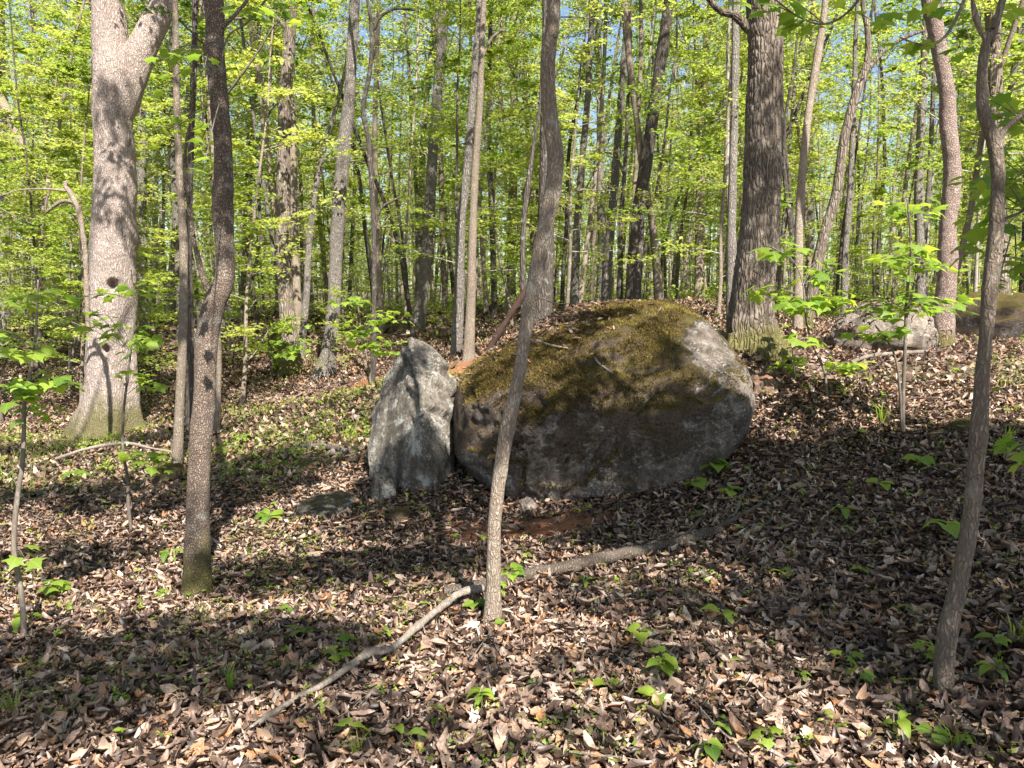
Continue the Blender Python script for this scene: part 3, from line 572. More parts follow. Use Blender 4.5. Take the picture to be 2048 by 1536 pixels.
# ------------------------------------------------------------------ branches and crowns
KITE = (np.array([[-.5, 0, 0], [0, -.33, .06], [.5, 0, -.08], [0, .33, .06]]), np.array([[0, 1, 2, 3]]))
def limb(start, az, el, L, r0, r_, n=7, wob=.12, droop=0.0):
    p = [np.array(start, float)]; d = np.array((math.cos(az) * math.cos(el), math.sin(az) * math.cos(el), math.sin(el)))
    for k in range(n - 1):
        d = d + r_.normal(0, wob, 3); d[2] += droop; d /= np.linalg.norm(d); p.append(p[-1] + d * L / (n - 1))
    p = np.array(p); return np.c_[p, r0 * (1 - .85 * np.linspace(0, 1, n))]
def crown(seed, h0, h1, n_limb, rad, el, sub, leaves_per, leaf, r_base, flat=.25, tint=(.2, .9), center=None, taper=.6, clumps=None):
    "limbs with twigs and leaf sprays round a vertical axis: branch Buf, leaf Buf"
    r_ = np.random.default_rng(seed); br, lf = Buf(), Buf(); pos = []; tn = []; sz = []
    for i in range(n_limb):
        f = (i + r_.uniform(0, .8)) / n_limb; h = h0 + (h1 - h0) * f; az = i * 2.4 + r_.normal(0, .4)
        L = rad * (1 - taper * f) * r_.uniform(.6, 1.15); c0 = center(h) if center else (0, 0, h)
        lb_ = limb(c0, az, el + r_.normal(0, .15), L, r_base * (1 - .6 * f), r_, droop=-.02)
        V, Q, T = tube_vf(lb_, 4); br.add(V, Q, T)
        ttint = r_.uniform(*tint)
        for j in range(sub):
            t_ = (j + 1) / (sub + .3) * r_.uniform(.75, 1.1); k = min(int(t_ * 6), 5); st = lb_[k, :3] + (lb_[k + 1, :3] - lb_[k, :3]) * (t_ * 6 - k)
            dr = lb_[k + 1, :3] - lb_[k, :3]; a2 = math.atan2(dr[1], dr[0]) + r_.choice((-1, 1)) * r_.uniform(.4, 1.1)
            sL = L * r_.uniform(.25, .5); tw = limb(st, a2, el * .5 + r_.normal(0, .2), sL, max(r_base * .25, .003), r_, 5, .16)
            V, Q, T = tube_vf(tw, 3); br.add(V, Q, T)
            m = max(3, int(leaves_per * r_.uniform(.5, 1.4))); u = r_.uniform(.15, 1.1, m); kk = np.clip((u * 4).astype(int), 0, 3)
            pp = tw[kk, :3] + (tw[kk + 1, :3] - tw[kk, :3]) * (u * 4 - kk)[:, None]
            pp = pp + r_.normal(0, 1, (m, 3)) * np.array((1, 1, flat)) * sL * .22
            pos.append(pp); tn.append(np.clip(ttint + r_.normal(0, .16, m), 0, 1)); sz.append(r_.uniform(.6, 1.25, m) * leaf)
    pos = np.concatenate(pos); scatter(lf, KITE, pos, np.concatenate(sz), .5, np.concatenate(tn), r_)
    return br, lf
# canopy crowns (placed above long trunks), z=0 is the first limb
CAN = []
for s_ in range(5):
    b_, l_ = crown(100 + s_, 0, 8.5, 17, 3.2, .65, 6, 20, .10, .05, .35, (.1, .85))
    CAN.append((b_.mesh('canopy_branches', M['twig']), l_.mesh('canopy_crown', M['leaf'], False)))
SMALL = []
for s_ in range(3):
    b_, l_ = crown(150 + s_, 0, 4.0, 13, 1.5, .5, 5, 15, .085, .022, .25, (.2, .9))
    SMALL.append((b_.mesh('small_branches', M['twig']), l_.mesh('small_crown', M['leaf'], False)))

def bark_disp(style, k=1.0):
    def f(pos, th, s, r):
        circ = float(np.median(r)) * 2 * math.pi
        if style == 'block':
            cw = .022 * k; per = max(6, int(circ / cw)); u = th / (2 * math.pi) * per; v = s / (cw * 1.25)
            wv = .35 * noise3(np.stack([np.cos(th) * 3, np.sin(th) * 3, s * 8], -1), 5)
            f1, f2 = cell2(u, v + wv, per, 3); h = smooth(f2 - f1, .02, .28) * .006 * k
        elif style == 'furrow':
            cw = .030 * k; per = max(8, int(circ / cw)); sw = s * 1.0
            wv = 1.1 * noise3(np.stack([np.cos(th) * 2.5, np.sin(th) * 2.5, s * 3.5], -1), 5)
            u = th / (2 * math.pi) * per + wv; v = sw / (cw * 5)
            f1, f2 = cell2(u, v, per, 7); h = smooth(f2 - f1, .0, .35) * .014 * k
        elif style == 'shag':
            p = np.stack([np.cos(th) * r * 1.0, np.sin(th) * r, s * .28], -1)
            h = .018 * k * np.abs(fbm(p * 16, 4, 8)) * 2 + .012 * k * fbm(p * 5, 2, 5)
        else: h = .004 * k * fbm(pos * 14, 3, 2)
        big_ = r * (.16 if style == 'smooth' else .10) * fbm(pos * np.array((4, 4, 3.)), 3, 4)
        return h + big_
    return f
def flare_rad(pr, flare, hs):
    z = pr[:, 2] - pr[0, 2]; pr = pr.copy(); pr[:, 3] *= 1 + flare * np.exp(-z / hs); return pr
def trunk_from_px(line, d=None, base=None, flare=.25, lobes=0, seg=20, step=.1, style='smooth', dk=1.0, extend=0, er=.5, lean_y=0.0, sink=.12, holes=()):
    "line rows (px,py,width px) from base up; all at the distance where the base meets the ground"
    if d is None:
        g = G(line[0][0], line[0][1]); d = g[1]
    pts = []; wk = .84 if seg >= 40 else .90
    for i, q in enumerate(line):
        dd = d + lean_y * i / max(1, len(line) - 1); p = P(q[0], q[1], dd); pts.append([*p, q[2] * wk * dd / F / 2])
    if base is not None: pts[0][:3] = base
    p0 = np.array(pts[0]); 
    low = p0.copy(); low[2] = float(gz(p0[0], p0[1])) - sink; low[:2] += (p0[:2] - np.array(pts[1][:2])) * .0
    if low[2] < p0[2] - .02: pts = [list(low)] + pts
    else: pts[0][2] = low[2]
    if extend:
        a, b = np.array(pts[-1]), np.array(pts[-2]); dr = a[:3] - b[:3]; dr /= np.linalg.norm(dr); dr = dr * .6 + np.array((0, 0, .4)); r_ = np.random.default_rng(int(abs(a[0]) * 1000))
        n = max(2, int(extend / 1.2)); cur = a[:3]
        for k in range(n):
            dr = dr + r_.normal(0, .05, 3) + np.array((0, 0, .10)); dr /= np.linalg.norm(dr); cur = cur + dr * extend / n; pts.append([*cur, a[3] * (1 - (1 - er) * (k + 1) / n)])
    pts = np.array(pts); org = pts[0, :3].copy(); org[2] = float(gz(org[0], org[1]))
    L = np.linalg.norm(np.diff(pts[:, :3], axis=0), axis=1).sum(); pr = spline(pts, max(8, int(L / step))); pr[:, 3] = np.maximum(pr[:, 3], .002)
    pr[:, :3] -= org; pr = flare_rad(pr, flare, .12 + pr[0, 3] * .9)
    dsp = bark_disp(style, dk)
    def disp(pos, th, s, r):
        h = dsp(pos, th, s, r)
        for hx, hy, hr in holes:
            q = P(hx, hy, d - .30) - org; h = h - .16 * np.exp(-(((pos[..., 0] - q[0]) / hr) ** 2 + ((pos[..., 2] - q[2]) / (hr * 1.2)) ** 2) ** 2) * (pos[..., 1] < pr[0, 1])
        if lobes: h = h + r * .30 * np.exp(-s / (r.max() * 1.1)) * np.cos(th * lobes + 1.3 * np.sin(th * 2))
        return h
    return org, pr, tube_vf(pr, seg, disp)
def tree(label, line, m, cat='tree', name='tree', crownset=None, can_s=1.0, limbs=(), group=None, sprays=0, **kw):
    org, pr, (V, Q, T) = trunk_from_px(line, **kw)
    t = thing(name, label, cat, org, group); b = Buf(); b.add(V, Q, T); obj('trunk', b.mesh('trunk', M[m]), t)
    for lb_ in limbs:
        pts = np.array([[*P(q[0], q[1], org[1] + (q[3] if len(q) > 3 else 0)), q[2] * org[1] / F / 2] for q in lb_]); p2 = spline(pts, 30); p2[:, :3] -= org
        b = Buf(); b.add(*tube_vf(p2, max(6, kw.get('seg', 20) // 2), bark_disp(kw.get('style', 'smooth'), kw.get('dk', 1.0)) if kw.get('seg', 20) > 30 else None)); obj('limb', b.mesh('limb', M[m]), t)
    if crownset is not None:
        cs = crownset[rng.integers(len(crownset))]; span = 8.5 * can_s if crownset is CAN else 4.0 * can_s
        top = pr[-1, :3]; at = top - np.array((0, 0, span * .55)); rz = rng.uniform(0, 6.28)
        kk = np.argmin(np.abs(pr[:, 2] - at[2])); at[:2] = pr[kk, :2]
        obj('branches', cs[0], t, at, (0, 0, rz), can_s); obj('crown', cs[1], t, at, (0, 0, rz), can_s)
    if sprays:
        cc = lambda h: tuple(pr[np.argmin(np.abs(pr[:, 2] - h)), :3])
        b_, l_ = crown(int(abs(org[0]) * 977) % 9999, 1.6, pr[-1, 2] * .8, sprays, 1.5, .25, 4, 22, .085, .012, .15, (.4, 1), center=cc, taper=.1)
        obj('branches', b_.mesh('spray_branches', M['twig']), t); obj('crown', l_.mesh('spray_crown', M['leaf'], False), t)
    return t, org, pr

# ---- the trees one can name
tree('massive pale oak with shaggy bark, a knothole and a high fork, at the left',
     [(216, 872, 128), (220, 820, 118), (222, 780, 112), (222, 700, 106), (225, 600, 102), (226, 500, 98), (230, 400, 90), (230, 300, 84), (226, 230, 84), (232, 150, 92), (222, 90, 78), (216, 0, 66)], 'oak',
     crownset=CAN, limbs=[[(232, 262, 40), (246, 190, 62), (272, 120, 56), (300, 62, 48), (326, 0, 46), (345, -120, 34), (350, -320, 18)]],
     seg=110, step=.032, style='furrow', dk=.7, holes=[(256, 282, .08), (222, 570, .06), (210, 700, .05)], flare=.4, lobes=4, extend=12, er=.4, can_s=.8)
tree('slim tree with dark blocky cracked bark and a crook halfway, nearest on the left',
     [(395, 1195, 60), (395, 1100, 54), (397, 1000, 50), (400, 900, 48), (408, 800, 50), (412, 700, 50), (425, 620, 50), (450, 550, 45), (448, 480, 42), (446, 400, 45), (446, 300, 42), (438, 200, 44), (430, 100, 42), (428, 0, 44)], 'block',
     crownset=SMALL, can_s=1.0, limbs=[[(424, 590, 16), (408, 560, 12), (392, 500, 10), (380, 440, 9), (376, 390, 8), (370, 345, 8), (372, 290, 6), (385, 210, 5), (388, 120, 4)], [(436, 60, 14), (470, 30, 9), (510, -20, 7)]],
     seg=64, step=.015, style='smooth', dk=1.6, flare=.5, lobes=3, extend=4.5, er=.4)
tree('slender smooth pale tree curving up in front of the huge boulder',
     [(985, 1252, 40), (986, 1190, 33), (987, 1130, 31), (989, 1050, 30), (1000, 950, 32), (1016, 850, 33), (1036, 760, 30), (1048, 680, 31), (1062, 600, 32), (1081, 500, 36), (1102, 400, 38), (1112, 320, 37), (1101, 240, 34), (1095, 150, 36), (1099, 80, 36), (1108, 0, 30)], 'smooth',
     crownset=SMALL, can_s=.9, limbs=[[(1066, 598, 5), (1085, 597, 4), (1110, 606, 3), (1140, 607, 2)]], seg=40, step=.03, flare=.7, lobes=3, extend=4, er=.45)
tree('massive straight tree with furrowed bark and a mossy flared foot, right of the huge boulder',
     [(1507, 700, 112), (1505, 660, 96), (1503, 640, 90), (1508, 560, 86), (1517, 480, 85), (1522, 400, 82), (1526, 300, 80), (1529, 200, 78), (1531, 100, 76), (1528, 0, 74)], 'furrow',
     crownset=CAN, limbs=[[(1500, 60, 16), (1470, 32, 11), (1440, 22, 8), (1415, -5, 6)]], seg=124, step=.018, style='furrow', dk=.8, flare=.45, lobes=5, extend=9, er=.4)
tree('wavy slim tree with reddish blocky bark in front of the dark outcrop at the right',
     [(1886, 694, 50), (1888, 620, 42), (1895, 540, 42), (1896, 450, 38), (1905, 350, 38), (1897, 250, 36), (1893, 180, 34), (1878, 100, 34), (1868, 40, 36), (1860, 0, 36)], 'block_red',
     crownset=SMALL, can_s=1.1, seg=64, step=.02, style='smooth', dk=1.6, flare=.12, extend=5)
tree('leaning slim tree with lichened pale bark and a forked top, nearest at the right edge',
     [(1886, 1402, 36), (1888, 1320, 42), (1900, 1240, 40), (1915, 1180, 38), (1940, 1050, 36), (1955, 900, 36), (1965, 750, 32), (1978, 600, 33), (1991, 480, 33), (1996, 350, 28), (1986, 275, 32), (1966, 220, 26), (1966, 120, 22), (1980, 60, 18), (2005, 0, 16)], 'smooth',
     crownset=SMALL, can_s=.8, limbs=[[(1968, 130, 16), (1975, 90, 12), (1958, 55, 10), (1945, 0, 9), (1940, -80, 7)], [(1994, 280, 16), (2012, 256, 12), (2040, 232, 10), (2075, 205, 8), (2130, 180, 6)]], seg=40, step=.025, flare=.5, lobes=3, extend=3.2, er=.4)
mid = [
 ('straight tree with a sunlit grey trunk standing alone between the oak and the boulders', [(585, 748, 50), (576, 650, 37), (568, 550, 36), (567, 400, 34), (567, 300, 32), (570, 200, 30), (578, 100, 28), (583, 0, 28)], 'furrow', dict(limbs=[[(575, 60, 10), (550, 30, 6), (520, -10, 5)]])),
 ('pale slim trunk close behind the sunlit grey tree', [(598, 712, 26), (594, 600, 21), (588, 450, 19), (586, 300, 18), (583, 150, 16), (581, 0, 14)], 'smooth', {}),
 ('tall grey tree leaning slightly right, with a flared foot by the clay gully', [(650, 754, 48), (660, 690, 34), (668, 600, 31), (672, 500, 31), (678, 400, 32), (688, 300, 32), (698, 200, 28), (704, 100, 26), (710, 0, 24)], 'grey', {}),
 ('crooked thin dark tree just left of the pointed boulder', [(745, 772, 13), (748, 650, 12), (748, 500, 12), (745, 400, 12), (737, 280, 12), (726, 222, 11), (740, 140, 11), (744, 60, 10), (735, 0, 8)], 'dark', dict(limbs=[[(742, 70, 8), (760, 35, 6), (790, 18, 5), (830, 20, 4)], [(747, 470, 7), (760, 420, 6), (785, 402, 5), (805, 392, 3)]])),
 ('dark upper trunk turning pale at the foot, behind the pointed boulder', [(836, 662, 30), (848, 560, 27), (855, 480, 26), (860, 400, 27), (866, 300, 25), (874, 200, 25), (883, 100, 25), (889, 0, 25)], 'grey', {}),
 ('left trunk of the close pair beyond the gap between the boulders', [(912, 712, 27), (918, 600, 24), (922, 450, 21), (935, 330, 20), (945, 200, 18), (955, 80, 16), (960, 0, 14)], 'grey', {}),
 ('right trunk of the close pair beyond the gap between the boulders', [(937, 716, 26), (942, 600, 21), (945, 480, 19), (950, 350, 18), (960, 200, 16), (964, 80, 14), (968, 0, 12)], 'smooth', dict(limbs=[[(962, 120, 6), (985, 75, 5), (1010, 60, 3)]])),
 ('thick dark trunk half hidden behind the slender pale tree', [(1083, 662, 50), (1086, 600, 44), (1091, 500, 38), (1092, 400, 36), (1094, 250, 32), (1096, 100, 28), (1096, 0, 26)], 'dark', {}),
 ('thin dark stem rising beside the slender pale tree', [(1048, 700, 12), (1045, 560, 13), (1047, 450, 12), (1056, 370, 13), (1066, 300, 9), (1078, 220, 7), (1085, 120, 5)], 'dark', dict(d=9.0)),
 ('grey trunk rising just behind the left shoulder of the huge boulder', [(1148, 632, 20), (1152, 500, 19), (1162, 350, 17), (1175, 200, 15), (1182, 60, 12), (1186, 0, 11)], 'grey', {}),
 ('pale grey trunk behind the mossy top of the huge boulder', [(1212, 618, 24), (1215, 520, 22), (1225, 420, 21), (1238, 250, 18), (1250, 100, 15), (1258, 0, 13)], 'grey', {}),
 ('thin black stem behind the mossy top of the huge boulder', [(1240, 616, 12), (1242, 450, 11), (1250, 330, 10), (1256, 200, 8), (1262, 60, 6)], 'dark', dict(limbs=[[(1248, 350, 5), (1230, 310, 4), (1195, 305, 3)]])),
 ('nearly black tree leaning right above the huge boulder', [(1265, 616, 36), (1272, 500, 32), (1280, 400, 30), (1296, 300, 29), (1310, 200, 28), (1325, 100, 27), (1338, 0, 25)], 'dark', {}),
 ('pale bent tree leaning left and crossing the black one', [(1318, 612, 22), (1315, 560, 20), (1308, 480, 18), (1300, 420, 17), (1285, 330, 17), (1275, 250, 15), (1262, 150, 16), (1252, 50, 16), (1249, 0, 14)], 'smooth', dict(sprays=4)),
 ('straight dark grey trunk just left of the massive furrowed tree', [(1464, 648, 26), (1463, 450, 21), (1467, 300, 19), (1470, 150, 18), (1471, 0, 16)], 'grey', {}),
 ('pale blotched trunk just right of the massive furrowed tree', [(1595, 664, 23), (1597, 560, 20), (1598, 450, 20), (1606, 330, 18), (1618, 220, 18), (1634, 120, 19), (1650, 0, 14)], 'smooth', {}),
 ('bowed dark tree sweeping right beyond the bright green sapling', [(1612, 660, 26), (1625, 580, 25), (1645, 480, 24), (1672, 390, 23), (1690, 270, 21), (1712, 190, 20), (1735, 120, 16), (1735, 60, 13), (1725, 0, 10)], 'furrow', dict(limbs=[[(1728, 150, 12), (1760, 110, 9), (1800, 80, 7), (1850, 60, 5)]])),
 ('thin dark stem curving behind the massive furrowed tree', [(1600, 650, 12), (1592, 540, 11), (1578, 430, 11), (1568, 330, 9), (1572, 230, 8), (1590, 120, 6)], 'dark', {}),
 ('straight grey twin trunk standing beyond the broad pale slab', [(1842, 622, 22), (1839, 500, 21), (1838, 400, 21), (1842, 250, 20), (1850, 100, 18), (1855, 0, 16)], 'grey', {}),
 ('grey trunk behind the bowed dark tree', [(1688, 650, 16), (1690, 520, 15), (1700, 380, 14), (1708, 200, 12), (1712, 60, 10)], 'grey', {}),
 ('dark furrowed trunk behind the leaning slim tree at the right edge', [(2004, 668, 40), (1998, 500, 38), (1994, 350, 37), (1990, 200, 35), (1986, 0, 32)], 'furrow', {}),
 ('grey brown tree leaning left at the left edge of the wood', [(152, 676, 27), (128, 600, 24), (108, 540, 22), (85, 450, 21), (60, 340, 22), (32, 262, 20), (0, 195, 19), (-40, 120, 16)], 'smooth', {}),
 ('pale upright trunk at the far left edge', [(10, 660, 22), (10, 500, 21), (8, 350, 21), (2, 150, 19), (0, 0, 18)], 'grey', {}),
 ('grey trunk peering out behind the massive pale oak', [(287, 700, 24), (286, 550, 21), (284, 400, 20), (284, 200, 17), (290, 0, 14)], 'grey', {}),
 ('slim mottled trunk just left of the nearest left tree', [(354, 936, 24), (360, 800, 20), (366, 650, 20), (367, 500, 19), (358, 330, 17), (352, 150, 15), (350, 0, 13)], 'smooth', {}),
 ('thin dark straight stem between the slim mottled trunk and the nearest left tree', [(378, 860, 18), (381, 700, 15), (378, 500, 14), (382, 300, 14), (388, 120, 14), (391, 0, 14)], 'dark', {}),
 ('short pale dead stem just right of the nearest left tree', [(433, 868, 16), (436, 800, 13), (438, 720, 12), (436, 640, 9), (434, 560, 6)], 'smooth', {}),
 ('thin leaning grey tree behind the tall tree by the clay gully', [(600, 720, 18), (612, 600, 16), (620, 470, 14), (640, 330, 12), (668, 230, 10), (690, 140, 8)], 'grey', {}),
 ('thin tree with a zigzag stem right of the nearest left tree', [(515, 700, 9), (512, 620, 9), (505, 560, 8), (522, 480, 9), (518, 400, 8), (524, 300, 7), (540, 180, 6)], 'dark', {}),
]
for lab, line, m, kw in mid:
    w0 = np.median([q[2] for q in line]); line = [(q[0], q[1], q[2] * .92) for q in line]; kw.setdefault('far', G(line[0][0], line[0][1])[1] > 10); big_ = kw.pop('far') and w0 > 17; tree(lab, line, m, crownset=CAN if big_ else SMALL, can_s=rng.uniform(.7, .95) if big_ else 1.0, extend=rng.uniform(6, 9) if big_ else 4,
                                               er=.45, seg=22 if w0 > 17 else 12, step=.10, flare=.3, lobes=3, sprays=kw.pop('sprays', 2 if w0 > 22 else 0), **kw)
# dead leaning pole behind the boulder
def rod(name, label, cat, pts3, m, seg=10, step=.03, disp=.1, group=None, twigs=()):
    pts3 = np.array(pts3, float); L = np.linalg.norm(np.diff(pts3[:, :3], axis=0), axis=1).sum(); pr = spline(pts3, max(6, int(L / step)))
    org = pr[0, :3].copy(); pr[:, :3] -= org; b = Buf()
    b.add(*tube_vf(pr, seg, lambda pos, th, s, r: r * disp * 3.4 * fbm(pos * np.array((11, 11, 11)) + 3, 3, 2) + r * disp * 3 * fbm(pos * 50, 2, 5)))
    o = obj(name, b.mesh(name, M[m]), None, org); tag(o, label, cat, group)
    for tw in twigs:
        tw = np.array(tw, float); tw[:, :3] -= org; b = Buf(); b.add(*tube_vf(spline(tw, 14), 6)); obj('twig', b.mesh('twig', M[m]), o)
    return o
def px_rod(line, d): return [[*P(a, b, d), wd * d / F / 2] for a, b, wd in line]
rod('leaning_dead_pole', 'reddish dead pole leaning up to the right behind the huge boulder', 'dead branch', px_rod([(974, 706, 15), (1005, 655, 14), (1043, 595, 13), (1075, 552, 11), (1090, 532, 8)], 8.6), 'redwood', 10)
rod('dead_snag', 'broken dead snag with a hooked tip against the massive oak', 'dead branch', px_rod([(176, 660, 10), (172, 540, 10), (166, 470, 10), (155, 415, 11), (140, 385, 10), (130, 372, 9), (134, 362, 6)], 8.5), 'smooth', 10,
    twigs=[px_rod([(150, 405, 9), (125, 402, 8), (100, 418, 6), (92, 425, 6), (92, 405, 4), (102, 370, 3)], 8.5), px_rod([(136, 382, 6), (90, 378, 4), (40, 380, 3), (0, 392, 2)], 8.5)])

# ---- fallen wood lying on the slope
def ground_rod(name, label, line, m, seg=12, lift=.9, cat='fallen branch', twigs=(), **kw):
    pts = []
    for a, b, wd in line:
        g = G(a, b); r = wd * g[1] / F / 2; pts.append([g[0], g[1], g[2] + r * lift, r])
    tws = []
    for tw in twigs:
        q = []
        for a, b, wd, up_ in tw: g = G(a, b); q.append([g[0], g[1], g[2] + up_, wd * g[1] / F / 2])
        tws.append(q)
    return rod(name, label, cat, pts, m, seg, .02, .12, twigs=tws, **kw)
ground_rod('fallen_branch', 'long pale curved branch lying on the leaves in the foreground', [(478, 1494, 8), (520, 1470, 11), (560, 1447, 13), (600, 1420, 12), (640, 1402, 13), (700, 1364, 14), (740, 1338, 16), (780, 1328, 14), (830, 1292, 15), (870, 1258, 15), (920, 1226, 17), (966, 1212, 15)], 'deadwood', 16, 4.6,
           twigs=[[(700, 1362, 8, .04), (690, 1335, 6, .07), (688, 1322, 4, .09)], [(600, 1422, 7, .03), (622, 1436, 5, .02), (650, 1445, 4, .01)], [(872, 1262, 9, .03), (862, 1300, 7, .03), (840, 1335, 5, .02)]])
ground_rod('fallen_log', 'thin rotting log running across the slope behind the slender pale tree', [(890, 1200, 22), (960, 1190, 24), (1010, 1180, 24), (1070, 1166, 26), (1110, 1160, 26), (1180, 1144, 28), (1250, 1130, 27), (1310, 1112, 22), (1370, 1098, 22), (1425, 1080, 20), (1450, 1068, 12)], 'rotlog', 18, 1.5,
           twigs=[[(1420, 1080, 12, .05), (1480, 1050, 10, .05), (1550, 1010, 8, .04), (1610, 985, 6, .03)], [(1365, 1096, 12, .05), (1385, 1075, 9, .06), (1400, 1060, 6, .07)]])
ground_rod('fallen_branch', 'short mossy piece of rotten branch left of the slender tree base', [(758, 1256, 12), (790, 1238, 18), (830, 1232, 20), (880, 1222, 16), (905, 1210, 9)], 'smooth', 12, .8)
ground_rod('fallen_branch', 'forked grey twig lying on dark litter right of the boulder', [(1462, 1052, 6), (1478, 1020, 7), (1492, 985, 7), (1500, 955, 7), (1495, 935, 5)], 'deadwood', 8, 3, twigs=[[(1484, 1005, 5, .03), (1500, 1030, 4, .02), (1512, 1050, 3, .02)]])
ground_rod('fallen_branch', 'thin bare branch lying beside the right front tree foot', [(1925, 1390, 7), (1945, 1440, 7), (1960, 1500, 7), (1968, 1560, 6)], 'deadwood', 8, 2)
ground_rod('fallen_branch', 'thin curved pale branch on the slope below the massive oak', [(110, 935, 6), (180, 915, 7), (250, 905, 7), (300, 908, 5), (350, 915, 4)], 'deadwood', 8, 5)
ground_rod('fallen_branch', 'straight thin stick lying right of the nearest left tree foot', [(420, 1150, 7), (470, 1132, 7), (530, 1110, 7), (585, 1092, 5)], 'deadwood', 8, 2)
ground_rod('fallen_branch', 'pale stick propped against the foot of the pointed boulder', [(835, 985, 5), (870, 975, 6), (905, 960, 6), (930, 948, 5)], 'deadwood', 8, 3)
ground_rod('fallen_branch', 'branch lying across the gravelly slope below the broad pale slab', [(1700, 735, 8), (1740, 722, 9), (1800, 716, 9), (1860, 712, 7)], 'deadwood', 8, 2)
ground_rod('fallen_log', 'old log lying by the grass patch right of the nearest left tree', [(560, 925, 14), (600, 905, 16), (650, 900, 14), (700, 906, 8)], 'grey', 10, .8)
ground_rod('fallen_branch', 'bleached twig at the lower left corner', [(150, 1470, 7), (175, 1450, 8), (205, 1436, 7)], 'deadwood', 8, 2)
# twigs fallen on the boulder's top
def on_rock(line): 
    q = []
    for a, b, wd in line:
        best = None
        for dd in np.linspace(5.7, 8, 60):
            p = P(a, b, dd)
            if p[2] < height_of(Vbig, p[0], p[1]): best = p; break
        p = best if best is not None else P(a, b, 6.8)
        q.append([p[0], p[1], p[2] + .015, wd * p[1] / F / 2])
    return q
rod('twig_on_boulder', 'pale curved twig lying on the mossy upper face of the boulder', 'twig', on_rock([(1188, 715, 4), (1195, 728, 5), (1208, 738, 5), (1225, 750, 4)]), 'deadwood', 6)
rod('twig_on_boulder', 'straight pale stick lying across the top left of the boulder', 'twig', on_rock([(1072, 684, 4), (1100, 694, 5), (1135, 700, 4)]), 'deadwood', 6)
TW = []
for k in range(6):
    r_ = np.random.default_rng(300 + k); b = Buf(); b.add(*tube_vf(limb((0, 0, 0), 0, .02, .32, .004, r_, 7, .14), 5)); 
    TW.append(b.mesh('fallen_twig', M['deadwood'] if k % 2 else M['twig']))
x, y = in_view(110, 1.9, 6.5, .1)
for k in range(110):
    if not (abs(x[k] - C_big[0]) < 1.2 and y[k] > 5.6):
        tag(obj('fallen_twig', TW[k % 6], None, (x[k], y[k], float(gz(x[k], y[k])) + .03), (rng.normal(0, .1), rng.normal(0, .12), rng.uniform(0, 6.28)), rng.uniform(.4, 1.5)),
            'thin bare twig lying loose on the foreground leaf litter', 'twig', 'loose twigs on the foreground litter')
DL = [mk_mesh('dead_leaf', leaf_grid(1, .55, 8, 4, c_, r__, w__, 60 + q)[0] , leaf_grid(1, .55, 8, 4, c_, r__, w__, 60 + q)[1], M['dead'], True, {'tint': np.full(45, tq)})
      for q, (c_, r__, w__, tq) in enumerate([(.5, .9, .5, .6), (-.5, 1.2, .4, .5), (.9, .8, .6, .7), (.3, 1.5, .5, .8), (-.7, -.8, .8, .45), (.6, -.9, .9, .62)])]
for q in range(4):
    v_, f_ = dead_lobed(70 + q); DL.append(mk_mesh('dead_leaf', v_, f_, M['dead'], False, {'tint': np.full(len(v_), (.7, .58, .82, .5)[q])}))
x, y = in_view(260, 1.7, 3.6, -.1)
for k in range(260):
    if abs(x[k]) < .68 * y[k] + .1:
        tag(obj('dead_leaf', DL[k % 10], None, (x[k], y[k], float(gz(x[k], y[k])) + .035), (rng.normal(0, .35), rng.normal(0, .35), rng.uniform(0, 6.28)), rng.uniform(.05, .095)),
            'large curled brown dead leaf lying on top of the foreground litter', 'dead leaf', 'large dead leaves on top of the foreground litter')

# ------------------------------------------------------------------ seedlings, saplings with big leaves
def maple(seed=0):
    "five-lobed leaf, stalk end at the origin, pointing +x, length 1"
    r_ = np.random.default_rng(seed)
    pol = [(180, .30), (150, .42), (128, .50), (108, .30), (95, .36), (72, .62), (56, .40), (38, .44), (15, .52), (0, .80), (-15, .52), (-38, .44), (-56, .40), (-72, .62), (-95, .36), (-108, .30), (-128, .50), (-150, .42)]
    v = [(.42, 0, .03)]
    for a, r in pol:
        r *= r_.uniform(.92, 1.08); xx, yy = .42 + r * math.cos(R(a)) * .78, r * math.sin(R(a)); v.append((xx, yy, -.35 * (xx - .42) ** 2 - .25 * yy * yy + r_.normal(0, .012)))
    k = np.arange(18); return np.array(v), np.stack([k * 0, 1 + k, 1 + (k + 1) % 18], -1)
def simple_leaf(seed=0): v, f = leaf_grid(1, .5, 5, 2, -.35, .35, .1, seed, .9); v = v + np.array((.5, 0, 0)); return v, f
LM = []
for q in range(4):
    v_, f_ = maple(q); LM.append(mk_mesh('leaf', v_, f_, M['leafnear'], True, {'tint': np.full(len(v_), .3 + .2 * q)}))
LS = []
for q in range(4):
    v_, f_ = simple_leaf(80 + q); LS.append(mk_mesh('leaf', v_, f_, M['leafnear'], True, {'tint': np.full(len(v_), .3 + .2 * q)}))
def heart(seed=0):
    r_ = np.random.default_rng(seed); v = [(.45, 0, .02)]
    pol = [(180, .30), (163, .44), (145, .53), (120, .50), (98, .48), (75, .45), (50, .40), (25, .42), (8, .52), (0, .62)]; pol = pol + [(-a, r) for a, r in pol[-2:0:-1]]
    for a, r in pol:
        r *= r_.uniform(.95, 1.05); xx, yy = .45 + r * math.cos(R(a)), r * math.sin(R(a)); v.append((xx, yy, .22 * abs(yy) - .45 * (xx - .45) ** 2 + r_.normal(0, .015)))
    n = len(pol); k = np.arange(n); return np.array(v), np.stack([k * 0, 1 + k, 1 + (k + 1) % n], -1)
LH = []
for q in range(4):
    v_, f_ = heart(q); LH.append(mk_mesh('leaf', v_, f_, M['leafnear'], True, {'tint': np.full(len(v_), .25 + .22 * q)}))
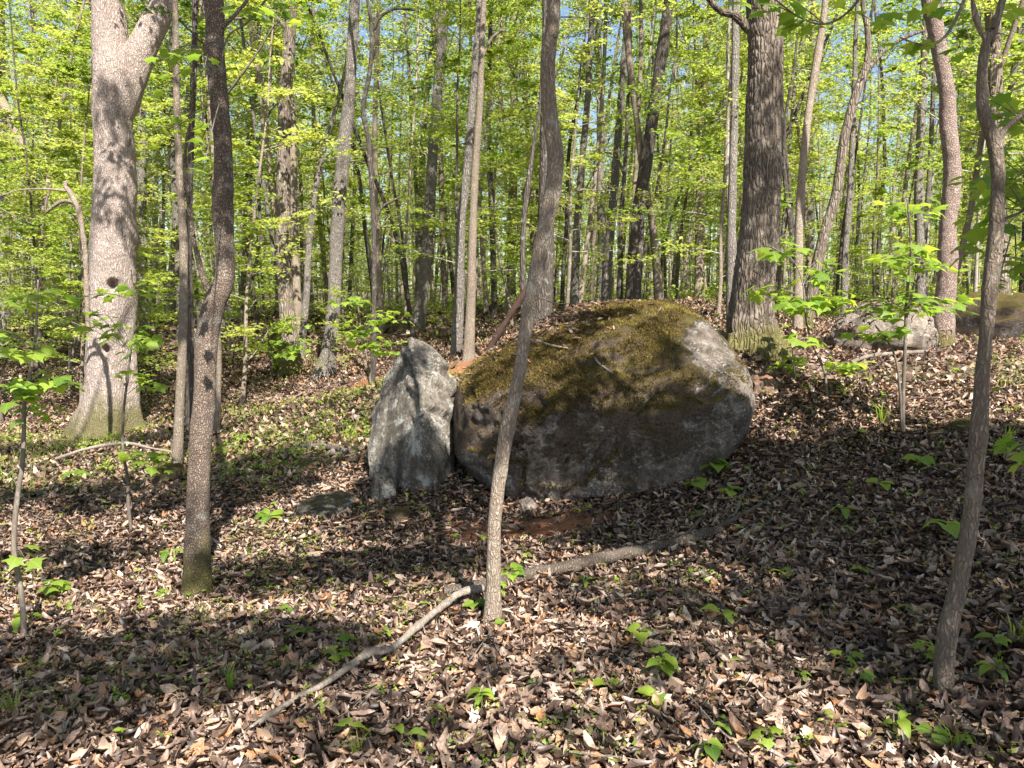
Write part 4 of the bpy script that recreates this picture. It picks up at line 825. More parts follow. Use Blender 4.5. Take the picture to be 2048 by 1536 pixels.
def add_leaf(parent, p, az, drop, size, lib, roll=0):
    obj('leaf', lib[rng.integers(len(lib))], parent, p, (roll, drop, az), size * rng.uniform(.85, 1.15))
def seedling(px, py, n, leafpx, hgt, label, lib):
    g = G(px, py); s = g[1] / F; r_ = rng; size = leafpx * s * 1.08; hgt *= 1.1
    t = thing('seedling', label, 'seedling', g)
    top = np.array((rng.normal(0, .02), rng.normal(0, .02), hgt)); b = Buf(); b.add(*tube_vf(spline(np.array([[0, 0, -.02, .0022], [*(top * .5 + np.array((.008, .004, 0))), .002], [*top, .0012]]), 7), 5)); stem = obj('stem', b.mesh('stem', M['stem']), t)
    for k in range(n):
        az = k * 2.4 + rng.uniform(-.3, .3); f = rng.uniform(.65, 1.0) if n > 3 else 1
        add_leaf(t, tuple(top * f + np.array((math.cos(az), math.sin(az), 0)) * size * .12), az, rng.uniform(.0, .55), size, lib, rng.normal(0, .2))
M['stem'] = leafmat('green_stem', [(0, (.12, .14, .04)), (1, (.2, .2, .06))], .1)
near_things = ['the long pale curved branch', 'the slender pale tree foot', 'the huge boulder']
seeds = [(1335, 1372, 7, 34, .13, LM, 'cluster of glossy heart shaped green leaves in the litter right of the long curved branch'), (1300, 1300, 3, 30, .08, LM, 'small dark green seedling just above the glossy leaf cluster'),
 (1437, 1262, 3, 34, .09, LS, 'bright seedling with three pointed leaves in the middle of the right litter'), (1165, 1400, 2, 44, .05, LM, 'single broad bright green leaf low over the litter'), (1320, 1432, 4, 34, .07, LM, 'seedling with four broad leaves below the glossy leaf cluster'),
 (1690, 1345, 3, 32, .08, LM, 'yellow green maple seedling right of the bottom centre'), (1715, 1372, 3, 32, .07, LM, 'brighter of two maple seedlings close together, the lower one'), (1580, 1375, 3, 24, .06, LS, 'dull seedling between the glossy cluster and the maple seedlings'),
 (1850, 1340, 6, 28, .10, LM, 'leafy maple seedling at the left side of the right front tree foot'), (1825, 1385, 2, 28, .05, LM, 'low pair of maple leaves left of the right front tree foot'), (1980, 1385, 5, 36, .12, LS, 'sprawling seedling at the right side of the right front tree foot'),
 (1700, 1475, 2, 44, .05, LM, 'bright maple leaves low over pale litter near the bottom right'), (1800, 1490, 4, 40, .09, LS, 'fresh seedling with long narrow leaves near the bottom right'), (1545, 1510, 5, 34, .09, LM, 'yellow green maple seedling at the bottom edge'), (1860, 1500, 3, 34, .08, LM, 'shaded seedling below the right front tree foot'),
 (1405, 1530, 3, 30, .07, LM, 'small seedling at the bottom edge, left of the yellow green one'), (1440, 1475, 3, 24, .05, LS, 'faint seedling near the bottom edge, right of centre'),
 (960, 1425, 7, 30, .10, LS, 'bright yellow green seedling with many pointed leaves below the slender tree'), (870, 1440, 2, 22, .05, LS, 'tiny seedling left of the bright yellow green one'), (690, 1485, 2, 46, .08, LM, 'large single green leaf near the lower end of the long curved branch'), (832, 1515, 2, 48, .08, LS, 'long upright oval leaf at the bottom edge left of centre'),
 (690, 1300, 4, 28, .09, LM, 'maple seedling left of the long curved branch, the upper one'), (675, 1345, 5, 30, .09, LM, 'maple seedling left of the long curved branch, the lower one'), (600, 1285, 4, 32, .08, LM, 'shaded maple seedling farther left of the long curved branch'), (640, 1440, 4, 24, .06, LS, 'small seedling touching the upper side of the long curved branch'),
 (775, 1285, 3, 22, .05, LS, 'tiny seedling right above the bend of the long curved branch'), (760, 1400, 4, 22, .05, LS, 'five fingered seedling right below the long curved branch'), (720, 1400, 2, 18, .05, LS, 'tiny pair of leaves touching the lower side of the long curved branch'), (565, 1240, 2, 20, .05, LM, 'small pale seedling on dark litter left of centre'),
 (948, 1240, 5, 26, .08, LM, 'glossy seedling at the left side of the slender tree foot'), (1000, 1200, 4, 22, .08, LM, 'small maple seedling in front of the slender tree foot'), (1030, 1175, 6, 26, .10, LM, 'glossy seedling behind the slender tree foot by the rotting log'), (1170, 1175, 3, 20, .05, LS, 'small seedling beside the rotting log'),
 (745, 1030, 2, 26, .04, LM, 'single bright leaf in front of the small knobbly stone'), (540, 1050, 5, 34, .10, LS, 'dark green seedling left of the low flat stone'), (1240, 975, 5, 28, .14, LS, 'pale seedling growing against the foot of the huge boulder'), (1185, 1000, 3, 22, .12, LM, 'thin seedling left of the pale one at the boulder foot'),
 (1110, 1003, 3, 20, .06, LM, 'small seedling on the clay under the boulder'), (1395, 985, 4, 28, .10, LM, 'left of the leafy seedlings right of the boulder foot'), (1430, 960, 6, 28, .16, LM, 'tallest of the leafy seedlings right of the boulder foot'), (1460, 1000, 4, 26, .08, LM, 'right of the leafy seedlings below the boulder'),
 (1380, 1045, 3, 24, .05, LM, 'seedling by the upper end of the rotting log'), (1490, 1075, 3, 24, .05, LS, 'seedling above the forked grey twig, in dark litter'), (1415, 905, 5, 26, .12, LM, 'bright seedling tucked against the right foot of the boulder'), (1470, 845, 3, 26, .10, LM, 'bright leaf pair at the right shoulder of the boulder'),
 (1840, 945, 4, 30, .10, LM, 'shaded seedling left of the leaning slim tree'), (1770, 985, 3, 26, .06, LM, 'low shaded seedling down the slope from the forked sapling'), (1885, 1085, 3, 42, .10, LM, 'bright three leaved seedling just left of the leaning slim tree'), (1680, 1045, 3, 26, .09, LS, 'thin seedling in the dark litter above the right litter'),
 (1560, 1165, 3, 22, .05, LM, 'small seedling in the shaded litter right of the rotting log'), (1730, 1160, 3, 22, .05, LM, 'small low seedling halfway between the log and the leaning slim tree'), (340, 1130, 3, 28, .10, LS, 'broad bladed seedling left of the nearest left tree'), (330, 1200, 5, 24, .05, LS, 'low pale seedlings at the left of the nearest left tree foot'),
 (405, 1180, 8, 20, .10, LS, 'feathery bright sprig at the right of the nearest left tree foot'), (110, 1200, 6, 34, .12, LM, 'dark green maple seedling near the left edge'), (60, 1265, 3, 40, .10, LS, 'seedling with broad leaf beside the thin left sapling foot'), (150, 960, 4, 30, .12, LM, 'bright maple seedling on the left slope'),
 (260, 1410, 3, 22, .05, LS, 'small seedling at the lower left'), (445, 1240, 3, 18, .04, LS, 'tiny seedling below the nearest left tree'), (2000, 1330, 3, 30, .09, LM, 'shaded seedling at the right edge behind the tree foot'), (1640, 1230, 3, 18, .05, LS, 'tiny pale seedling in the right litter')]
for i_, (px, py, n, lp, h, lib, lab) in enumerate(seeds): seedling(px, py, n, lp, h, lab, LH if (lib is LM and 'maple' not in lab) else lib)
xs, ys = in_view(150, 1.8, 6, 0); spots_ = ['in the left foreground', 'in the middle foreground', 'in the right foreground']
for k in range(150):
    px_ = 1024 + xs[k] / ys[k] * F
    if not (20 < px_ < 2028): continue
    q = P(px_, 768, ys[k]); b_ = (768 - 600) / F; g = (xs[k], ys[k], float(gz(xs[k], ys[k])) + .01); t = thing('seedling', 'tiny green sprout pushing up through the dead leaves ' + spots_[min(2, int(px_ // 683))], 'seedling', g, 'tiny sprouts ' + spots_[min(2, int(px_ // 683))], (0, 0, rng.uniform(0, 6)))
    hh = rng.uniform(.03, .07); b = Buf(); b.add(*tube_vf(np.array([[0, 0, -.02, .0015], [0, .003, hh * .5, .0012], [.003, 0, hh, .001]]), 4)); obj('stem', b.mesh('stem', M['stem']), t); lib_ = (LS, LH, LM)[rng.integers(3)]; nlv = int(rng.integers(2, 5))
    for j in range(nlv): add_leaf(t, (.003, 0, hh), j * 2 * math.pi / nlv + rng.uniform(-.3, .3), rng.uniform(-.1, .5), rng.uniform(.018, .038), lib_, rng.normal(0, .2))
GB = []
for q in range(3):
    r_ = np.random.default_rng(q + 5); b = Buf()
    for k in range(14):
        a = r_.uniform(0, 6.28); hh = r_.uniform(.5, 1); ln = r_.uniform(.15, .6); pts = np.array([(0, 0, 0), (math.cos(a) * ln * .3, math.sin(a) * ln * .3, hh * .55), (math.cos(a) * ln, math.sin(a) * ln, hh * .85)])
        sd = np.array((-math.sin(a), math.cos(a), 0)) * .022; o_ = np.array((*r_.normal(0, .05, 2), 0)); Vv = np.array([pts[0] - sd, pts[0] + sd, pts[1] + sd * .8, pts[1] - sd * .8, pts[2]]) + o_
        b.add(Vv, np.array([[0, 1, 2, 3]]), np.array([[3, 2, 4]]), r_.uniform(.2, .9))
    GB.append(b.mesh('grass_tuft', M['leaf'], False))
for px, py, h, lab in [(462, 1392, .17, 'upright grass tuft in the litter left of the long curved branch'), (715, 1525, .16, 'grass tuft at the bottom edge near the end of the long branch'), (1875, 1330, .13, 'fine grass tuft left of the right front tree foot'), (1905, 1520, .16, 'bright bladed tuft at the bottom right'),
                       (1765, 850, .25, 'grass tuft at the foot of the forked sapling'), (1690, 800, .2, 'grass tuft up the slope left of the forked sapling'), (1585, 1130, .14, 'dark grass tuft in the shaded right litter'), (1240, 1040, .1, 'thin grass tuft below the boulder'),
                       (2010, 905, .25, 'grass tuft beside the leaning slim tree'), (30, 1440, .2, 'grass tuft at the lower left corner'), (640, 1420, .1, 'little grass tuft against the long curved branch'), (350, 1135, .12, 'short grass tuft left of the nearest left tree'), (555, 745, .5, 'tall grass clump in front of the sunlit grey tree'), (2030, 1300, .2, 'grass tuft at the right edge')]:
    g = G(px, py); tag(obj('grass_tuft', GB[rng.integers(3)], None, g, (0, 0, rng.uniform(0, 6)), h), lab, 'grass tuft')
# fern
g = G(447, 915); t = thing('fern', 'small fern right of the nearest left tree', 'fern', g)
for k in range(6):
    b = Buf(); a = k * 1.05; 
    for u in np.linspace(.15, 1, 12):
        p = np.array((math.cos(a) * .18 * u, math.sin(a) * .18 * u, .32 * u - .12 * u * u)); sd = np.array((-math.sin(a), math.cos(a), 0)); fw = np.array((math.cos(a), math.sin(a), .3))
        for sg in (-1, 1):
            L = .05 * (1.15 - u); b.add([p - fw * .006, p + fw * .006, p + sd * sg * L + fw * .012], None, np.array([[0, 1, 2]]), .5)
    obj('frond', b.mesh('frond', M['leaf'], False), t)

def leafy_stem(name, label, cat, stem_lines, d, twigs, lib, leafpx, m='twig', base_ground=True, lean=0, group=None):
    "stem_lines: px rows; twigs: list of px rows (px,py[,ddepth]) each carrying leaves"
    if base_ground: g0 = G(stem_lines[0][0][0], stem_lines[0][0][1]); d = g0[1]; org = g0
    else: org = P(stem_lines[0][0][0], stem_lines[0][0][1], d)
    t = thing(name, label, cat, org, group)
    for ln in stem_lines:
        pts = np.array([[*P(a, b_, d), wd * d / F / 2] for a, b_, wd in ln]); p2 = spline(pts, 26); p2[:, :3] -= org
        if base_ground and ln is stem_lines[0]: p2[0, 2] -= .03
        b = Buf(); b.add(*tube_vf(p2, 8)); obj('stem', b.mesh('stem', M[m]), t)
    s = d / F
    for tw in twigs:
        n_leaf = tw[0]; rows = tw[1]
        q = np.array([[*P(r_[0], r_[1], d + (r_[2] if len(r_) > 2 else 0)), .0022] for r_ in rows]); q[-1, 3] = .0008
        p2 = spline(q, 14); p2[:, :3] -= org; b = Buf(); b.add(*tube_vf(p2, 4)); obj('twig', b.mesh('twig', M['twig']), t)
        dirn = p2[-1, :3] - p2[0, :3]; az0 = math.atan2(dirn[1], dirn[0])
        for k in range(n_leaf):
            u = 1 - .75 * (k / max(1, n_leaf)) * rng.uniform(.8, 1.2); u = min(max(u, .1), 1); pp = p2[int(u * 13), :3]
            az = az0 + (0 if k == 0 else rng.choice((-1, 1)) * rng.uniform(.5, 1.5)); off = np.array((math.cos(az), math.sin(az), -.1)) * leafpx * s * .25
            add_leaf(t, tuple(pp + off), az, rng.uniform(-.05, .6), leafpx * s * rng.uniform(.75, 1.15), lib, rng.normal(0, .35))
    return t
def fan(cx, cy, n, rx, ry, ox, oy, leaves, dz=.5, seed=0):
    "n twigs leaving (ox,oy) for points round (cx,cy)"
    r_ = np.random.default_rng(seed); out_ = []
    for k in range(n):
        a = r_.uniform(0, 6.28); q = r_.uniform(.3, 1); ex, ey = cx + math.cos(a) * rx * q, cy + math.sin(a) * ry * q; z_ = r_.uniform(-dz, dz)
        out_.append((leaves, [(ox, oy), ((ox + ex) / 2, (oy + ey) / 2 - 8, z_ * .5), (ex, ey, z_)]))
    return out_
leafy_stem('sapling', 'thin maple sapling standing at the left edge', 'sapling', [[(50, 1285, 12), (42, 1180, 11), (28, 1100, 11), (34, 1000, 10), (45, 930, 9), (48, 850, 8), (50, 790, 8), (62, 740, 6), (72, 660, 5), (76, 560, 3)]], 0,
           fan(60, 760, 7, 90, 50, 52, 780, 5, .5, 1) + fan(40, 690, 6, 90, 50, 68, 700, 5, .5, 2) + fan(80, 810, 3, 50, 20, 48, 850, 3, .3, 3) + fan(30, 1110, 2, 30, 15, 30, 1100, 2, .1, 4) + fan(60, 600, 4, 90, 30, 75, 590, 4, .5, 5), LM, 40)
leafy_stem('sapling', 'thin pale stemmed maple sapling in front of the massive oak', 'sapling', [[(263, 1068, 7), (256, 1000, 7), (256, 960, 6), (246, 900, 6), (246, 840, 5), (252, 780, 5), (262, 700, 4), (270, 620, 3), (262, 540, 2)]], 0,
           fan(290, 930, 6, 60, 22, 248, 900, 4, .4, 11) + fan(255, 660, 7, 120, 50, 262, 690, 4, .6, 12) + fan(230, 580, 6, 110, 30, 268, 600, 4, .6, 13) + fan(160, 640, 5, 90, 40, 258, 700, 4, .5, 14) + fan(270, 760, 4, 60, 30, 252, 790, 3, .4, 15), LM, 30)
leafy_stem('sapling', 'sunlit bright green maple sapling in front of the massive furrowed tree', 'sapling', [[(1655, 800, 6), (1648, 740, 5), (1625, 690, 4), (1612, 640, 4), (1606, 570, 3), (1585, 520, 3), (1540, 492, 2)]], 0,
           fan(1640, 530, 4, 50, 20, 1606, 570, 4, .3, 21) + fan(1560, 500, 4, 50, 18, 1590, 530, 4, .3, 22) + fan(1520, 580, 3, 30, 12, 1600, 590, 3, .3, 23) + fan(1640, 600, 6, 60, 30, 1610, 630, 5, .4, 24) + fan(1580, 600, 4, 40, 12, 1606, 600, 4, .3, 25) + fan(1680, 600, 3, 30, 14, 1612, 620, 3, .3, 26) + fan(1605, 680, 3, 25, 14, 1618, 680, 3, .2, 27) + fan(1680, 735, 5, 50, 20, 1650, 750, 4, .3, 28), LM, 36)
leafy_stem('sapling', 'dark forked sapling with shaded leaves in the right slope', 'sapling', [[(1806, 875, 9), (1806, 800, 8), (1810, 700, 7), (1813, 600, 6), (1822, 500, 5), (1815, 400, 3)], [(1804, 860, 7), (1798, 760, 5), (1785, 700, 4), (1750, 650, 3)], [(1812, 640, 5), (1830, 560, 4), (1850, 480, 3)]], 0,
           fan(1760, 620, 9, 90, 40, 1812, 620, 5, .5, 31) + fan(1880, 600, 7, 80, 35, 1815, 610, 5, .5, 32) + fan(1820, 520, 8, 100, 40, 1820, 520, 5, .5, 33) + fan(1800, 420, 5, 70, 40, 1816, 440, 4, .4, 34) + fan(1760, 660, 4, 50, 20, 1770, 680, 4, .3, 35), LM, 34)
leafy_stem('sapling', 'bright yellow green maple sapling between the grey leaning tree and the pointed boulder', 'sapling', [[(742, 775, 6), (735, 720, 5), (722, 660, 4), (715, 600, 3)]], 0,
           fan(700, 650, 9, 60, 35, 725, 670, 6, .6, 71) + fan(760, 690, 8, 60, 30, 733, 710, 6, .6, 72) + fan(700, 600, 5, 60, 25, 716, 620, 5, .5, 73) + fan(780, 640, 5, 40, 30, 724, 660, 5, .5, 74), LM, 19)
leafy_stem('sapling', 'low spreading green sapling in front of the sunlit grey tree', 'sapling', [[(545, 760, 6), (540, 710, 5), (535, 660, 3)]], 0,
           fan(520, 680, 9, 70, 25, 538, 700, 6, .6, 75) + fan(590, 700, 8, 50, 25, 541, 715, 6, .6, 76) + fan(560, 650, 6, 60, 20, 536, 670, 5, .5, 77), LM, 18)
leafy_stem('sapling', 'small leafy sapling on the sunny slope right of the massive furrowed tree', 'sapling', [[(1590, 760, 4), (1588, 730, 3), (1584, 700, 2)]], 0,
           fan(1590, 725, 6, 40, 20, 1588, 735, 5, .3, 78), LM, 20)
leafy_stem('overhanging_branch', 'close leafy branch hanging into the top edge in front of the massive furrowed tree', 'branch', [[(1760, -60, 8), (1700, 20, 5), (1650, 48, 4), (1600, 35, 3), (1545, -5, 3)]], 3.0,
           [(4, [(1700, 20), (1725, 30), (1745, 42, -.1)]), (4, [(1650, 48), (1620, 40), (1590, 50, .1)]), (5, [(1600, 35), (1560, 15), (1515, 8, -.1)]), (4, [(1650, 48), (1600, 10), (1560, -10)]), (4, [(1560, -5), (1620, -15), (1660, -5, .1)])], LM, 46, base_ground=False)
leafy_stem('overhanging_branch', 'close leafy branch hanging from the top beside the wavy reddish tree', 'branch', [[(1960, -80, 8), (1900, 60, 6), (1850, 90, 4), (1800, 75, 3)]], 3.4,
           [(4, [(1850, 90), (1830, 85), (1800, 80, .1)]), (4, [(1900, 60), (1880, 80), (1840, 90)]), (4, [(1900, 60), (1920, 85), (1910, 105, .1)]), (5, [(1930, 10), (1900, 5), (1850, 10, .2)]), (5, [(1960, -60), (1990, 0), (2010, 20, .2)])], LM, 36, base_ground=False)
leafy_stem('overhanging_branch', 'leafy maple branch reaching in from the right edge around the leaning tree', 'branch', [[(2160, 330, 8), (2080, 400, 6), (2030, 430, 5), (1975, 450, 3)]], 3.6,
           fan(2020, 200, 5, 60, 30, 2060, 260, 4, .3, 41) + fan(1990, 420, 8, 90, 80, 2050, 420, 5, .4, 42) + fan(2010, 330, 7, 70, 50, 2080, 390, 5, .4, 43) + fan(1980, 540, 6, 60, 50, 2030, 450, 4, .4, 44), LM, 46, base_ground=False)
leafy_stem('overhanging_branch', 'low sprig of broad leaves reaching in from the right edge', 'branch', [[(2110, 920, 5), (2060, 890, 4), (2020, 900, 3)]], 3.6,
           fan(2030, 900, 4, 30, 25, 2050, 890, 4, .2, 51) + [(3, [(2110, 780), (2050, 778), (1985, 775)])], LM, 40, base_ground=False)
leafy_stem('overhanging_branch', 'thin leafy branch hanging across the upper left in front of the nearest left tree', 'branch', [[(560, -40, 5), (500, 40, 4), (455, 75, 3), (440, 150, 2)]], 4.0,
           fan(360, 140, 5, 50, 60, 420, 100, 3, .3, 61) + fan(400, 290, 5, 90, 60, 440, 200, 3, .4, 62) + fan(560, 30, 5, 100, 30, 520, 20, 4, .4, 63), LM, 30, base_ground=False)

# ------------------------------------------------------------------ the wood behind
def proto_tree(seed, H, r0, h0, nl, rad, el, sub, lp, leaf, flat, tint, m, wob=.03, seg=9):
    r_ = np.random.default_rng(seed); n = 12; p = [np.zeros(3)]; d = np.array((r_.normal(0, .05), r_.normal(0, .05), 1))
    for k in range(n - 1): d = d + np.array((*r_.normal(0, wob, 2), 0)); d /= np.linalg.norm(d); p.append(p[-1] + d * H / (n - 1))
    p = np.array(p); rr = r0 * (1 - .82 * np.linspace(0, 1, n) ** 1.1); pr = spline(np.c_[p, rr], 40); pr = flare_rad(pr, .35, .25)
    b = Buf(); b.add(*tube_vf(pr, seg, lambda pos, th, s, r: r * .12 * fbm(pos * np.array((6, 6, 2)), 2, seed % 50)))
    cc = lambda h: tuple(pr[np.argmin(np.abs(pr[:, 2] - h)), :3])
    bb, ll = crown(seed + 1, h0, H * .97, nl, rad, el, sub, lp, leaf, r0 * .28, flat, tint, center=cc, taper=.55)
    return b.mesh('trunk', M[m]), bb.mesh('branches', M['fartwig']), ll.mesh('crown', M['leaf'], False)
TALL = [proto_tree(500 + 10 * k, H, r0, h0, nl, 2.9, .6, 6, 30, .12, .35, (.25, .95), m) for k, (H, r0, h0, nl, m) in enumerate([(20, .12, 5, 26, 'grey'), (17, .09, 4, 26, 'smooth'), (22, .14, 6, 26, 'grey'), (18, .08, 3.5, 26, 'furrow'), (16, .07, 3, 26, 'dark'), (21, .11, 4.5, 26, 'smooth')])]
UND = [proto_tree(700 + 10 * k, H, r0, h0, nl, rad, .25, 6, 42, .085, .14, (.35, 1), m, .06, 7) for k, (H, r0, h0, nl, rad, m) in enumerate([(9, .045, 1.4, 26, 1.9, 'twig'), (11, .055, 2.0, 30, 2.1, 'smooth'), (6.5, .03, 1.0, 22, 1.5, 'twig'), (12, .06, 2.5, 30, 2.1, 'dark'), (7.5, .035, .8, 24, 1.7, 'smooth')])]
SAP = [proto_tree(800 + 10 * k, H, .014, .35, 12, .8, .25, 4, 12, .075, .12, (.4, 1), 'twig', .06, 5) for k, H in enumerate([2.2, 3.0, 1.6])]
named_xy = [(o.location.x, o.location.y) for o in col.objects if o.name.startswith('tree') or o.name.startswith('boulder')]
placed = list(named_xy)
LAND = [(10, 'pale upright trunk at the far left edge'), (225, 'massive pale oak'), (415, 'nearest left tree'), (570, 'sunlit grey tree'), (680, 'tall grey leaning tree'), (745, 'crooked thin dark tree'), (860, 'trunk behind the pointed stone'), (935, 'close pair of trunks'), (1090, 'slender pale tree'), (1240, 'black stem'), (1300, 'nearly black tree'), (1465, 'straight dark grey trunk'), (1525, 'massive furrowed tree'), (1680, 'bowed dark tree'), (1840, 'straight grey twin trunk'), (1895, 'wavy reddish tree'), (1985, 'leaning slim tree')]
ORD = ['first', 'second', 'third', 'fourth', 'fifth', 'sixth', 'seventh', 'eighth', 'ninth', 'tenth', 'eleventh', 'twelfth', 'thirteenth', 'fourteenth', 'fifteenth']
def relabel(made, what):
    bins = {}
    for t, x, d in made:
        px = 1024 + x / d * F; k = max((i for i, (a, _) in enumerate(LAND) if a <= px), default=0); bins.setdefault(k, []).append((px, t))
    for k, v in bins.items():
        for i, (px, t) in enumerate(sorted(v, key=lambda q: q[0])): t['label'] = f'{ORD[min(i, 14)]} {what} right of {LAND[k][1]}'
def place(protos, n, d0, d1, name, label, cat, group, mind, smin, smax, power=1.0, what=None):
    made = []
    k = 0; tries = 0
    while k < n and tries < n * 60:
        tries += 1; d = (d0 ** (1 + power) + (d1 ** (1 + power) - d0 ** (1 + power)) * rng.random()) ** (1 / (1 + power)); x = rng.uniform(-1, 1) * (.70 * d + 1.0)
        if abs(x) < 2.9 and d < 12: continue
        if any((x - a) ** 2 + (d - b) ** 2 < mind ** 2 for a, b in placed): continue
        placed.append((x, d)); pr_ = protos[rng.integers(len(protos))]; s = rng.uniform(smin, smax)
        t = thing(name, label, cat, (x, d, float(gz(x, d)) - .05), group, (rng.normal(0, .035), rng.normal(0, .035), rng.uniform(0, 6.28)), s)
        obj('trunk', pr_[0], t); obj('branches', pr_[1], t); obj('crown', pr_[2], t); k += 1; made.append((t, x, d))
    if what: relabel(made, what)
place(TALL, 52, 17, 34, 'tree', 'tall slim forest tree with new leaves standing in the wood beyond the boulders', 'tree', 'tall slim trees filling the wood', 1.0, .75, 1.15, what='tall slim background tree')
place(TALL, 85, 34, 75, 'tree', 'distant tall tree seen between nearer trunks deep in the wood', 'tree', 'distant tall trees deep in the wood', 1.2, .9, 1.3)
place(UND, 66, 11, 24, 'understory_tree', 'small understory tree with flat layers of fresh green leaves among the trunks', 'small tree', 'understory trees among the trunks', .8, .7, 1.1, what='green understory tree')
place(UND, 95, 24, 66, 'understory_tree', 'distant understory tree with layered bright leaves deep in the wood', 'small tree', 'distant understory trees', .8, .9, 1.5)
POLE = [proto_tree(900 + 10 * k, H, r0, h0, 12, 1.5, .5, 3, 12, .10, .3, (.3, 1), m, .035, 7) for k, (H, r0, h0, m) in enumerate([(14, .05, 5, 'grey'), (12, .04, 4, 'fartwig'), (16, .06, 7, 'smooth'), (11, .035, 4, 'dark')])]
place(POLE, 34, 13, 26, 'pole_tree', 'thin pole of a tree with few leaves among the trunks', 'young tree', 'thin young pole trees among the trunks', .6, .8, 1.2, what='thin bare pole tree')
place(POLE, 80, 26, 60, 'pole_tree', 'distant thin pole of a young tree with few leaves deep in the wood', 'young tree', 'distant thin pole trees', .6, .9, 1.5)
place(SAP, 60, 10, 30, 'sapling', 'slender leafy sapling on the forest floor among the far trunks', 'sapling', 'slender saplings among the far trunks', .4, .7, 1.4, what='thin leafy sapling')

# the far edge of the wood, past all countable trees
fw = Buf(); r_ = np.random.default_rng(77)
for k in range(420):
    d = r_.uniform(76, 120); x = r_.uniform(-1, 1) * (.72 * d); H = r_.uniform(14, 26); z0 = float(gz(x, d, False)); a = r_.normal(0, .03)
    fw.add(*tube_vf(np.array([[x, d, z0 - .2, .16], [x + a * H * .5, d, z0 + H * .5, .11], [x + a * H * 1.3, d, z0 + H, .03]]), 5))
tag(obj('distant_wood_trunks', fw.mesh('distant_wood_trunks', M['grey'])), 'mass of far trunks closing the view through the wood', None, None, 'stuff')
fl = Buf(); n = 120000; d = r_.uniform(66, 122, n); x = r_.uniform(-1, 1, n) * .74 * d; zz = r_.beta(1.0, 2.5, n) * 26; p = np.stack([x * .18, d * .18, zz * .3], -1)
k = fbm(p, 3, 90) + .25 * (1 - zz / 12) > -.05; x, d, zz = x[k], d[k], zz[k]
scatter(fl, KITE, np.stack([x, d, gz(x, d, False) + zz + .3], -1), r_.uniform(.28, .58, len(x)), .6, np.clip(r_.normal(.55, .22, len(x)), 0, 1), r_)
tag(obj('distant_wood_foliage', fl.mesh('distant_wood_foliage', M['leaf'], False)), 'hazy mass of far spring foliage closing the view', None, None, 'stuff')

# trees standing behind and beside the camera: their crowns shade the slope
for k, (x, y, s, lab) in enumerate([(-6.5, -1.5, .9, 'behind the camera on the left'), (11.5, -2, 1.1, 'far behind the camera on the right'), (-10.5, 4, 1.0, 'beyond the left edge of the view')]):
    pr_ = TALL[k % 6]; t = thing('tree', 'tall tree standing out of view ' + lab, 'tree', (x, y, float(gz(x, y)) - .05), None, (0, 0, k * 1.7), s)
    obj('trunk', pr_[0], t); obj('branches', pr_[1], t); obj('crown', pr_[2], t)
SHADE_SPOTS = [(1850, 1060, .9, .35, 2.2), (1700, 950, 1.0, .4, 2.2), (1960, 1150, .5, .3, 1.6), (1750, 930, 1.2, .4, 2.8), (1560, 920, .7, .35, 2.6), (900, 1110, .7, .12, 1.3), (1350, 1200, .6, .16, 1.4), (130, 900, 1.6, .3, 1.6), (230, 1330, .95, .40, 1.5), (520, 1320, .5, .28, 1.2), (60, 1430, .4, .3, 1.2), (1650, 1000, 1.3, .6, 2.6), (1930, 960, 1.2, .5, 2.6), (1480, 1190, .8, .3, 1.6), (1900, 1230, .6, .35, 1.6), (1650, 1290, .6, .25, 1.5),
      (1980, 1420, .4, .3, 1.2), (1020, 1055, 1.0, .2, 1.4), (650, 1150, .9, .22, 1.5), (230, 1000, 1.5, .4, 2), (560, 930, 1.0, .4, 1.8), (800, 1010, .7, .25, 1.6), (60, 1120, .8, .2, 1.2), (1150, 1330, .4, .2, .8),
      (800, 1470, .5, .13, 1), (1300, 1040, .7, .3, 1.5), (1430, 960, .5, .4, 1.5), (1250, 1440, .3, .12, .8), (350, 800, .7, .5, 1), (100, 720, 1, .8, 1)]
SHADE_SPOTS_3D = [((1060, 890, 5.8), .34, .26, 2.0), ((1210, 930, 5.75), .48, .20, 2.3), ((1340, 880, 5.9), .24, .18, 1.4), ((1150, 770, 6.0), .18, .18, 1.2), ((1280, 740, 6.1), .20, .20, 1.8), ((955, 760, 6.1), .10, .14, .8),
       ((820, 930, 6.15), .34, .26, 2.8), ((1190, 655, 6.6), .25, .10, 1.0), ((1400, 900, 5.9), .3, .2, 1.2), ((1500, 400, 7.9), .35, .9, 1.2), ((235, 250, 10.2), .3, .25, 1.0), ((430, 400, 4.5), .10, .5, 1.2), ((1960, 900, 2.9), .1, .5, 1.0)]
shade_clumps = []  # added leaf clumps, set towards the sun to shade chosen spots
for px, py, rx, ry, dn in SHADE_SPOTS: shade_clumps.append((G(px, py), rx, ry, dn, .25))
for q, rx, rz, dn in SHADE_SPOTS_3D: shade_clumps.append((P(*q), rx, rz * .6 + .05, dn, rz))
shade_carriers = [(-3.6, -2.6), (5.6, -.6), (.9, -6.2)]; r_ = np.random.default_rng(5)  # invented unseen trunks that carry the added shade clumps
stuff_ = {k: (Buf(), Buf()) for k in range(3)}
sxy = S[:2] / np.linalg.norm(S[:2])
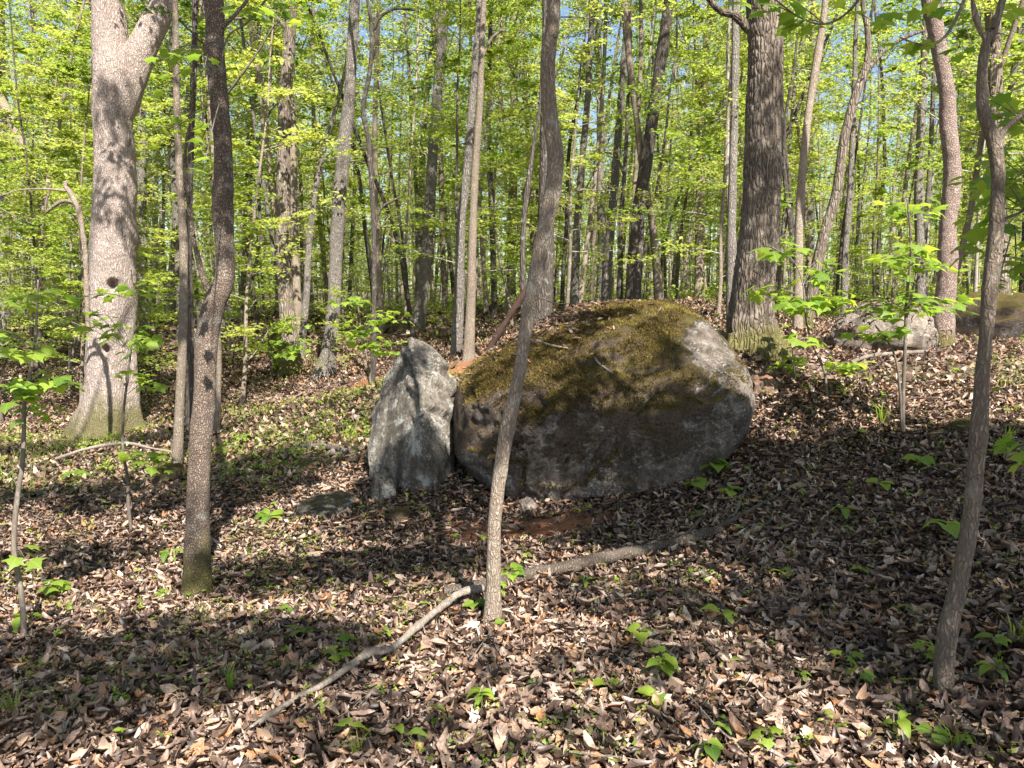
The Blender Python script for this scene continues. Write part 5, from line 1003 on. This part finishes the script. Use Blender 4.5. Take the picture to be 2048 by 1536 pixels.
for i_, (g, rx, ry, dn, rz) in enumerate(shade_clumps):
    hgt = r_.uniform(5.6, 7.4); c = g + S * hgt / S[2]; k = int(np.argmin([math.hypot(c[0] - a, c[1] - b) for a, b in shade_carriers])); br, lf = stuff_[k]
    n = int(dn * math.pi * rx * ry * 2.2 / (.33 * .085 ** 2 * .75)); a = r_.uniform(0, 6.28, n); q = np.sqrt(r_.random(n)) * 1.25
    pos = np.stack([c[0] + rx * q * np.cos(a), c[1] + ry * q * np.sin(a), c[2] + r_.uniform(-1, 1, n) * .25 * rz / .25 * .8], -1)
    kk = fbm(pos * 2.2, 3, 70 + i_) > -.24; pos = pos[kk]
    scatter(lf, KITE, pos, r_.uniform(.055, .11, len(pos)), .5, np.clip(r_.normal(.55, .15, len(pos)), 0, 1), r_)
    bx, by = shade_carriers[k]; bz = float(gz(bx, by)); st = np.array((bx, by, bz + min(hgt, 8) * .62))
    ln = np.array([[*st, .035], [*(st * .6 + c * .4 + np.array((0, 0, .4))), .024], [*c, .008], [*(c + (c - st) * .08), .003]]); br.add(*tube_vf(spline(ln, 14), 5))
    for j in range(6):
        e = c + np.array((r_.uniform(-1, 1) * rx, r_.uniform(-1, 1) * ry, r_.normal(0, .12))); br.add(*tube_vf(np.array([[*(st * .15 + c * .85), .006], [*e, .002]]), 3))
for k, lab in enumerate(('just behind the camera on the left', 'close beside the camera on the right', 'straight behind the camera')):  # made-up trees, added only to hold the shade-casting leaves
    if not stuff_[k][1].n: continue
    bx, by = shade_carriers[k]; bz = float(gz(bx, by)); t = thing('tree', 'made-up shade tree added out of view ' + lab, 'tree', (bx, by, bz)); inv = (-bx, -by, -bz)
    b = Buf(); b.add(*tube_vf(flare_rad(spline(np.array([[0, 0, -.1, .13], [.05, 0, 3, .11], [0, .08, 6, .08], [.05, .1, 10, .02]]), 40), .3, .25), 12)); obj('trunk', b.mesh('trunk', M['smooth']), t)
    obj('branches', stuff_[k][0].mesh('branches', M['twig']), t, inv); obj('crown', stuff_[k][1].mesh('crown', M['leaf'], False), t, inv)
